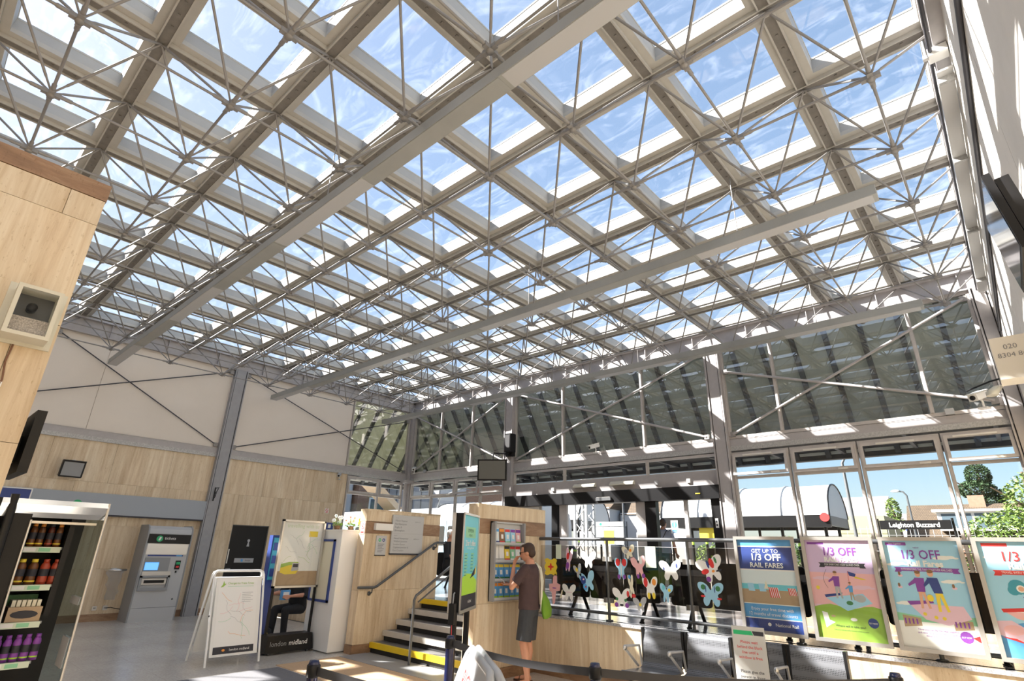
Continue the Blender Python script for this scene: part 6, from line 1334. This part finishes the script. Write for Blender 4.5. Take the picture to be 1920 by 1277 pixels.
g = MB(); g.tube([(-5.6, -5, 3.3), (-5.1, -4.2, 3.75), (-5.6, -3.4, 4.1)], .03, 'grey_dk'); g.tube([(-6.2, -3.4, 4.1), (-5.0, -3.4, 4.1)], .02, 'grey_dk'); g.build('pantograph', t)
# overhead line mast
t = thing('lattice_mast', 'grey lattice mast of the overhead line beyond the automatic doors', 'mast', (-9.0, .85, 0))
for dx, dy in ((-.3, -.3), (.3, -.3), (-.3, .3), (.3, .3)):
    g = MB(); g.box((-9 + dx - .05, .85 + dy - .05, -.3), (-9 + dx + .05, .85 + dy + .05, 7.5), 'galvanised'); g.build('leg', t)
g = MB()
for k in range(13):
    z = -.2 + k * .6
    for (a, b) in (((-.3, -.3), (.3, -.3)), ((.3, -.3), (.3, .3)), ((.3, .3), (-.3, .3)), ((-.3, .3), (-.3, -.3))):
        q = (a, b) if k % 2 else (b, a); g.tube([(-9 + q[0][0], .85 + q[0][1], z), (-9 + q[1][0], .85 + q[1][1], z + .6)], .022, 'galvanised', 6)
g.build('lattice', t)
g = MB(); g.tube([(-9, .85, 5.4), (-9, 6, 6.6)], .04, 'galvanised'); g.tube([(-9, .85, 4.8), (-9, 4.5, 5.2)], .03, 'galvanised'); g.tube([(-9, .85, 6.4), (-9, 6, 6.6)], .03, 'galvanised'); g.build('bracket_arm', t)
for k, (x, z) in enumerate(((-5.6, 4.9), (-5.6, 5.8), (-9.2, 5.0), (-9.2, 6.1), (-18, 5.4), (-13.0, 6.9), (-10.4, 6.6))):
    simple('overhead_wire', 'thin overhead line wire crossing the sky above the tracks', 'wire', lambda g: g.tube([(x, -21, z), (x, 40, z)], .011, 'rod_dark', 5), 'overhead line wires')
# far platform shelter with barrel roof
def shelter(label, x, y0, y1, zs, r_, n):
    t = thing('platform_shelter', label, 'shelter', (x, (y0 + y1) / 2, .73))
    L_ = Matrix(((1, 0, 0, 0), (0, 0, 1, 0), (0, 1, 0, 0), (0, 0, 0, 1)))
    pr = [(x + r_ * math.cos(math.pi * k / 16), zs + r_ * .86 * math.sin(math.pi * k / 16)) for k in range(17)]
    g = MB(); ex = [(p[0], y, p[1]) for y in (y0, y1) for p in pr]; g.add(ex, [(k, k + 1, 18 + k, 17 + k) for k in range(16)], 'shelter_white', True); g.build('barrel_roof', t)
    for yy in (y1, y0): g = MB(); g.add([(p[0], yy, p[1]) for p in pr], [tuple(range(17))], 'p_grey'); g.build('end_gable', t)
    for k in range(n + 1):
        y = y0 + (y1 - y0) * k / n; g = MB(); g.tube([(x + (r_ + .02) * math.cos(math.pi * q / 16), y, zs + (r_ * .86 + .02) * math.sin(math.pi * q / 16)) for q in range(17)], .035, 'black' if k in (0, n) else 'grey_md', 6); g.build('roof_rib', t)
    g = MB(); g.box((x - r_ - .05, y0, zs - .42), (x - r_ + .08, y1, zs + .02), 'black'); g.box((x + r_ - .08, y0, zs - .42), (x + r_ + .05, y1, zs + .02), 'black'); g.box((x - r_, y0, zs - .36), (x + r_, y0 + .1, zs), 'grey_dk'); g.box((x - r_, y1 - .1, zs - .36), (x + r_, y1, zs), 'grey_dk'); g.build('fascia', t)
    for k in range(n + 1):
        for q in (-1, 1):
            y = y0 + .3 + (y1 - y0 - .6) * k / n; g = MB(); g.tube([(x + q * (r_ - .4), y, .73), (x + q * (r_ - .4), y, zs - .3)], .06, 'black', 8); g.lathe([(.065, 0), (.065, .18)], 'p_lime', 8, Matrix.Translation((x + q * (r_ - .4), y, 2.05))); g.build('post', t)
    return t
shelter('long white barrel roofed shelter on the far platform, seen through the right hand windows', -13.9, 2.7, 9.6, 3.12, 1.45, 4)
shelter('white barrel roofed shelter further along the far platform, left of the doors view', -13.9, -13.5, -1.9, 3.12, 1.45, 5)
simple('round_sign', 'small red disc sign at the corner of the white shelter', 'sign', lambda g: g.prism([(.16 * math.cos(k * math.pi / 12), .16 * math.sin(k * math.pi / 12)) for k in range(24)], 0, .03, 'p_red', FX(-12.36, 9.45, 3.05)))
simple('yellow_notice', 'yellow square notice hanging under the white shelter', 'sign', lambda g: g.box((-12.6, 4.4, 2.2), (-12.56, 5.3, 2.75), 'p_yellow'))
t = thing('station_sign', 'black station name sign reading Leighton Buzzard on two black posts', 'sign', (-11.3, 12.3, .73))
g = MB(FX(-11.3, 11.33, 2.56) @ Matrix.Diagonal((1.58, 1.4, 1, 1))); g.box((0, 0, 0), (1.22, .20, .05), 'black'); g.build('name_board', t)
g = MB(FX(-11.3, 11.33, 2.56) @ Matrix.Diagonal((1.58, 1.4, 1, 1))); tx(g, 'Leighton Buzzard', .60, .05, .145, 'p_white', 86, bold=.0025, maxw=.86); g.build('lettering', t)
for y in (11.28, 13.30):
    g = MB(); g.tube([(-11.33, y, .0), (-11.33, y, 2.9)], .035, 'black'); g.build('post', t)
# information boards on our platform
t = thing('information_board', 'white information stand with three notices, the middle one yellow, outside the doors', 'sign', (-11.6, .45, .73))
M_ = FX(-11.6, -.50, .73) @ Matrix.Diagonal((1.57, 1.28, 1, 1))
g = MB(M_); g.box((0, 1.58, 0), (1.20, 1.74, .04), 'p_white'); tx(g, 'information', .66, 1.62, .10, 'p_grey', 70, maxw=.5); disc(g, .32, 1.655, .05, 'p_emerald', 70); g.build('header', t)
for k in range(3):
    g = MB(M_); u = .0 + k * .40; g.box((u, .95, 0), (u + .39, 1.56, .03), 'grey_md'); g.box((u + .02, .98, .03), (u + .37, 1.54, .034), 'p_yellow' if k == 1 else 'p_white')
    if k == 1: g.box((u + .02, 1.44, .034), (u + .37, 1.54, .036), 'p_grey')
    g.build('notice', t)
for u in (0, 1.2):
    g = MB(M_); g.tube([(u, 0, .01), (u, 1.74, .01)], .025, 'grey_dk'); g.build('post', t)
# platform railings / waste bin / dark counter outside right doors
simple('platform_bin', 'black litter bin with a lime green band outside the doors', 'bin', lambda g: (g.lathe([(0, 0), (.20, 0), (.20, .9), (.12, 1.05), (0, 1.05)], 'black', 16, Matrix.Translation((-2.2, 5.0, .73))), g.lathe([(.205, .88), (.205, .93)], 'p_lime', 16, Matrix.Translation((-2.2, 5.0, .73)))))
for k, y in enumerate((9.55, 10.0)):
    simple('lamp_bollard', 'slim black post of the ticket gate outside the right hand doors, %s' % ('left' if k == 0 else 'right'), 'post', lambda g: (g.box((-1.5, y - .06, .73), (-1.35, y + .06, 1.75), 'black'), g.box((-1.35, y - .03, 1.55), (-1.345, y + .03, 1.6), 'p_lime')))
simple('exit_sign', 'pale green and white hanging sign outside above the left of the doors', 'sign', lambda g: (g.box((-1.2, 4.35, 3.18), (-1.16, 5.55, 3.42), 'p_palegreen'), g.box((-1.159, 4.45, 3.26), (-1.155, 5.4, 3.34), 'p_mint'), g.tube([(-1.18, 4.6, 3.42), (-1.18, 4.6, 4.1)], .012, 'rod_dark'), g.tube([(-1.18, 5.3, 3.42), (-1.18, 5.3, 4.1)], .012, 'rod_dark')))
# lamp posts
def lamp(label, x, y, h, side):
    t = thing('lamp_post', label, 'lamp post', (x, y, 0)); g = MB(); g.tube([(x, y, -.3), (x, y, h - .25), (x, y + side * .12, h - .05), (x, y + side * .4, h)], [.06, .045, .04, .04], 'grey_dk'); g.build('pole', t)
    g = MB(); g.loft([((x, y + side * .45, h - .06), .09, .16), ((x, y + side * .45, h), .11, .24), ((x, y + side * .45, h + .07), .06, .12)], 'grey_lt', 12); g.build('lantern', t)
lamp('dark lamp post in front of the right end of the white barrel shelter', -9.0, 11.0, 4.75, 1)
lamp('dark lamp post with a pale lantern before the brown tiled house', -25.0, 10.7, 5.1, -1)
lamp('black lamp post before the white station building', -11.5, 1.3, 4.2, -1)
# houses
def gable(g, x0, x1, y0, y1, ze, zr, mt, along='y', ov=.06):
    if along == 'y':
        xm = (x0 + x1) / 2; v = [(x0 - ov, y0 - ov, ze - .1), (x1 + ov, y0 - ov, ze - .1), (x1 + ov, y1 + ov, ze - .1), (x0 - ov, y1 + ov, ze - .1), (xm, y0 - ov, zr), (xm, y1 + ov, zr)]
        g.add(v, [(1, 2, 5, 4), (3, 0, 4, 5), (0, 1, 4), (2, 3, 5), (3, 2, 1, 0)], mt)
    else:
        ym = (y0 + y1) / 2; v = [(x0 - ov, y0 - ov, ze - .1), (x1 + ov, y0 - ov, ze - .1), (x1 + ov, y1 + ov, ze - .1), (x0 - ov, y1 + ov, ze - .1), (x0 - ov, ym, zr), (x1 + ov, ym, zr)]
        g.add(v, [(0, 1, 5, 4), (2, 3, 4, 5), (1, 2, 5), (3, 0, 4), (3, 2, 1, 0)], mt)
def house(label, x0, x1, y0, y1, ze, zr, wall, roof, wins, along='y', chim=None, z0=-.4):
    t = thing('house', label, 'house', ((x0 + x1) / 2, (y0 + y1) / 2, z0))
    g = MB(); g.box((x0, y0, z0), (x1, y1, ze), wall)
    if along == 'x': g.add([(x1, y0, ze), (x1, y1, ze), (x1, (y0 + y1) / 2, zr - .1)], [(0, 1, 2)], wall)
    g.build('wall', t)
    g = MB(); gable(g, x0, x1, y0, y1, ze, zr, roof, along); r_ = g.build('roof', t)
    if chim: g = MB(); g.box((chim[0] - .3, chim[1] - .4, ze), (chim[0] + .3, chim[1] + .4, chim[2]), 'brick_out'); g.build('chimney', t)
    for (a, b, c, d) in wins:
        g = MB(FX(x1, a, c)); g.box((0, 0, .0), (b - a, d - c, .06), 'white'); w_ = g.build('window', t)
        g = MB(FX(x1, a, c)); g.box((.08, .08, .06), ((b - a) / 2 - .04, d - c - .08, .065), 'glass_dark'); g.box(((b - a) / 2 + .04, .08, .06), (b - a - .08, d - c - .08, .065), 'glass_dark'); p_ = g.build('pane', t); p_.parent = w_
    return t
mat('grey_roof', (.22, .20, .19), .8)
mat('glass_dark', (.10, .14, .17), .08)
house('white rendered station house with a window under its tiled roof, seen through the doors', -22, -17.0, -5.4, -2.9, 4.1, 5.7, 'out_white', 'roof_tiles', ((-4.0, -3.1, 3.2, 3.95),), 'y')
house('lower white wing of the station house with a wide tiled roof', -22, -17.9, -2.7, 1.5, 3.8, 5.6, 'out_white', 'roof_tiles', ((-.2, .5, 1.6, 2.4),), 'y')
t = house('brown tiled house with a white dormer window behind the station name sign', -38, -30, 9.6, 24, 2.2, 5.0, 'brick_out', 'roof_tiles', (), 'y', (-34, 13.2, 5.5))
g = MB(); g.box((-33, 11.3, 3.3), (-30.8, 16.2, 4.35), 'white'); g.box((-33, 11.1, 4.35), (-30.6, 16.4, 4.48), 'white'); d_ = g.build('dormer', t)
g = MB(); [g.box((-30.8, 11.5 + k * 1.55, 3.45), (-30.78, 12.9 + k * 1.55, 4.25), 'glass_dark') for k in range(3)]; g.build('dormer_window', t)
house('small grey roofed house with a blue solar panel left of the tiled house', -49, -41, 6.0, 10, 3.2, 5.2, 'offwhite', 'grey_roof', (), 'y')
simple('solar_panel', 'dark blue solar panel on the small grey roof', 'solar panel', lambda g: g.add([(-41.2, 8.3, 3.72), (-41.2, 9.8, 3.72), (-43.2, 9.8, 4.72), (-43.2, 8.3, 4.72)], [(0, 1, 2, 3)], 'p_navy'))
house('house with dark roof behind the right end of the white shelter', -34, -28, 4.5, 9.0, 3.0, 5.4, 'white', 'grey_roof', (), 'y')
simple('yellow_wall', 'pale yellow rendered wall of a low building right of the white shelter', 'building', lambda g: (g.box((-24, 8.2, -.4), (-20, 10.2, 3.55), 'render_yellow'), g.box((-19.99, 8.2, 1.9), (-19.95, 10.2, 2.3), 'black')))
# buildings seen through the corner windows
t = thing('office_block', 'brown brick block seen through the windows beside the room corner', 'building', (-20, -24, -.4))
g = MB(); g.box((-34, -30, -.4), (-12.2, -22, 7.4), 'brick_out'); g.build('wall', t)
for k in range(5):
    for z in (3.9, 1.2):
        g = MB(); g.box((-14.6 - k * 3, -21.98, z), (-13.2 - k * 3, -21.9, z + 1.2), 'white'); w_ = g.build('window', t)
        g = MB(); g.box((-14.5 - k * 3, -21.9, z + .1), (-13.3 - k * 3, -21.88, z + 1.1), 'glass_dark'); q_ = g.build('pane', t); q_.parent = w_
t = thing('office_tower', 'grey office building with white vertical bands, left corner window', 'building', (-9, -24, -.4))
g = MB(); g.box((-12.0, -30, -.4), (-2, -22.5, 12), 'steel_blue'); g.build('wall', t)
for k in range(5):
    g = MB(); g.box((-11.8 + k * 1.5, -22.48, 0), (-11.4 + k * 1.5, -22.3, 12), 'out_white'); g.build('white_band', t)
    g = MB(); g.box((-11.4 + k * 1.5, -22.47, 1), (-10.3 + k * 1.5, -22.42, 11), 'glass_dark'); g.build('window', t)
simple('footbridge', 'grey clad station footbridge beyond the train', 'footbridge', lambda g: (g.box((-17.0, -21.5, 3.2), (-14.5, -15.2, 6.0), 'steel_blue'), [g.box((-14.49, -21.3 + k * 1.0, 3.3), (-14.45, -21.24 + k * 1.0, 5.9), 'grey_dk') for k in range(7)], g.box((-16.6, -15.6, -.3), (-16.2, -15.3, 3.2), 'grey_dk')))
simple('bridge_stairs', 'sloping pale tan stair side of the footbridge', 'stairs', lambda g: g.add([(-6.3, -12.0, 5.2), (-6.3, -12.0, 5.6), (-10.5, -12.0, 2.2), (-10.5, -12.0, 2.6), (-6.3, -13.2, 5.2), (-6.3, -13.2, 5.6), (-10.5, -13.2, 2.2), (-10.5, -13.2, 2.6)], [(0, 2, 3, 1), (4, 5, 7, 6), (1, 3, 7, 5), (0, 4, 6, 2)], 'p_sand'))
# trees
def tree(label, x, y, z, blobs, mt, trunk=None, n=2600, ls=.16, seed=1, name='tree', group=None, cat='tree'):
    t = thing(name, label, cat, (x, y, z), group=group); r_ = random.Random(seed); g = MB()
    tot = sum(b[3] * b[4] for b in blobs)
    for (bx_, by_, bz_, br, bh) in blobs:
        for k in range(int(n * br * bh / tot)):
            u, v = r_.uniform(0, 6.283), r_.uniform(-1, 1); q = r_.uniform(.55, 1.0) ** .5; s_ = math.sqrt(1 - v * v)
            p = Vector((x + bx_ + br * q * s_ * math.cos(u), y + by_ + br * q * s_ * math.sin(u), z + bz_ + bh * q * v))
            a = Vector((r_.uniform(-1, 1), r_.uniform(-1, 1), r_.uniform(-.6, .6))).normalized(); b = a.cross(Vector((r_.uniform(-1, 1), r_.uniform(-1, 1), 1))).normalized(); l = ls * r_.uniform(.6, 1.3)
            g.add([p - a * l, p + b * l * .5, p + a * l, p - b * l * .5], [(0, 1, 2, 3)], mt)
    g.build('foliage', t)
    if trunk:
        g = MB(); g.tube([(x, y, z), (x + .05, y + .03, z + trunk * .5), (x, y, z + trunk)], [trunk * .035, trunk * .025, trunk * .008], 'bark', 8)
        for k in range(5): a = k * 1.3; g.tube([(x, y, z + trunk * (.35 + .1 * k)), (x + trunk * .2 * math.cos(a), y + trunk * .2 * math.sin(a), z + trunk * (.5 + .1 * k))], [trunk * .012, trunk * .004], 'bark', 6)
        g.build('trunk', t)
    return t
tree('large light green leafy tree at the right edge behind the windows', -10.5, 15.25, -.3, [(0, 0, 2.4, 1.3, 1.2), (.3, .6, 3.4, 1.3, 1.1), (.2, 1.6, 4.2, 1.2, 1.0), (.1, -.9, 2.4, .9, .9), (0, -.2, 1.4, 1.1, .8), (0, 1.5, 2.6, 1.4, 1.5)], 'leaf_light', 4.4, 16000, .06, 2)
tree('tall dark conifer behind the tiled house', -42, 13.4, 0, [(0, 0, 7.6, .8, .9), (0, -.3, 6.6, 1.2, .7), (0, .2, 5.7, 1.0, .6), (0, -.4, 4.8, 1.3, .7), (0, 1.1, 6.2, .6, .4), (0, -1, 4.2, .9, .5)], 'leaf_dark', 8.0, 16000, .085, 3)
tree('round green tree rising behind the roof ridge of the tiled house', -48, 12.0, 0, [(0, -.6, 5.0, 1.2, .9), (0, .6, 5.2, 1.3, .7), (0, 1.8, 4.9, 1.0, .6)], 'leaf', 4.5, 6000, .10, 4)
tree('yellow green sapling left of the tiled house', -25.4, 9.9, 0, [(0, 0, 4.1, .35, .7), (0, 0, 3.4, .5, .4)], 'leaf_light', 4.2, 700, .09, 6)
for k, (y, h_) in enumerate(((3.2, 2.7), (6.4, 2.9), (9.6, 2.4), (12.8, 2.2), (16.0, 2.3))):
    tree('green hedge bush behind the far platform, ' + ('nearest the station house', 'second from the station house', 'middle of five', 'behind the mesh fence', 'rightmost, behind the mesh fence')[k], -17.7, y, -.3, [(0, 0, h_ * .5, .7, h_ * .5), (0, .85, h_ * .45, .65, h_ * .48), (0, -.85, h_ * .45, .65, h_ * .45)], 'leaf' if k % 2 else 'leaf_light', None, 4000, .07, 10 + k, 'hedge_bush', 'hedge bushes behind the far platform', 'bush')
simple('mesh_fence', 'pale wire mesh fence behind the far platform', 'fence', lambda g: ([g.box((-16.6, 9.0 + k * .25, .3), (-16.58, 9.015 + k * .25, 2.9), 'galvanised') for k in range(36)], [g.box((-16.6, 9, .3 + k * .25), (-16.58, 18, .315 + k * .25), 'galvanised') for k in range(11)]))
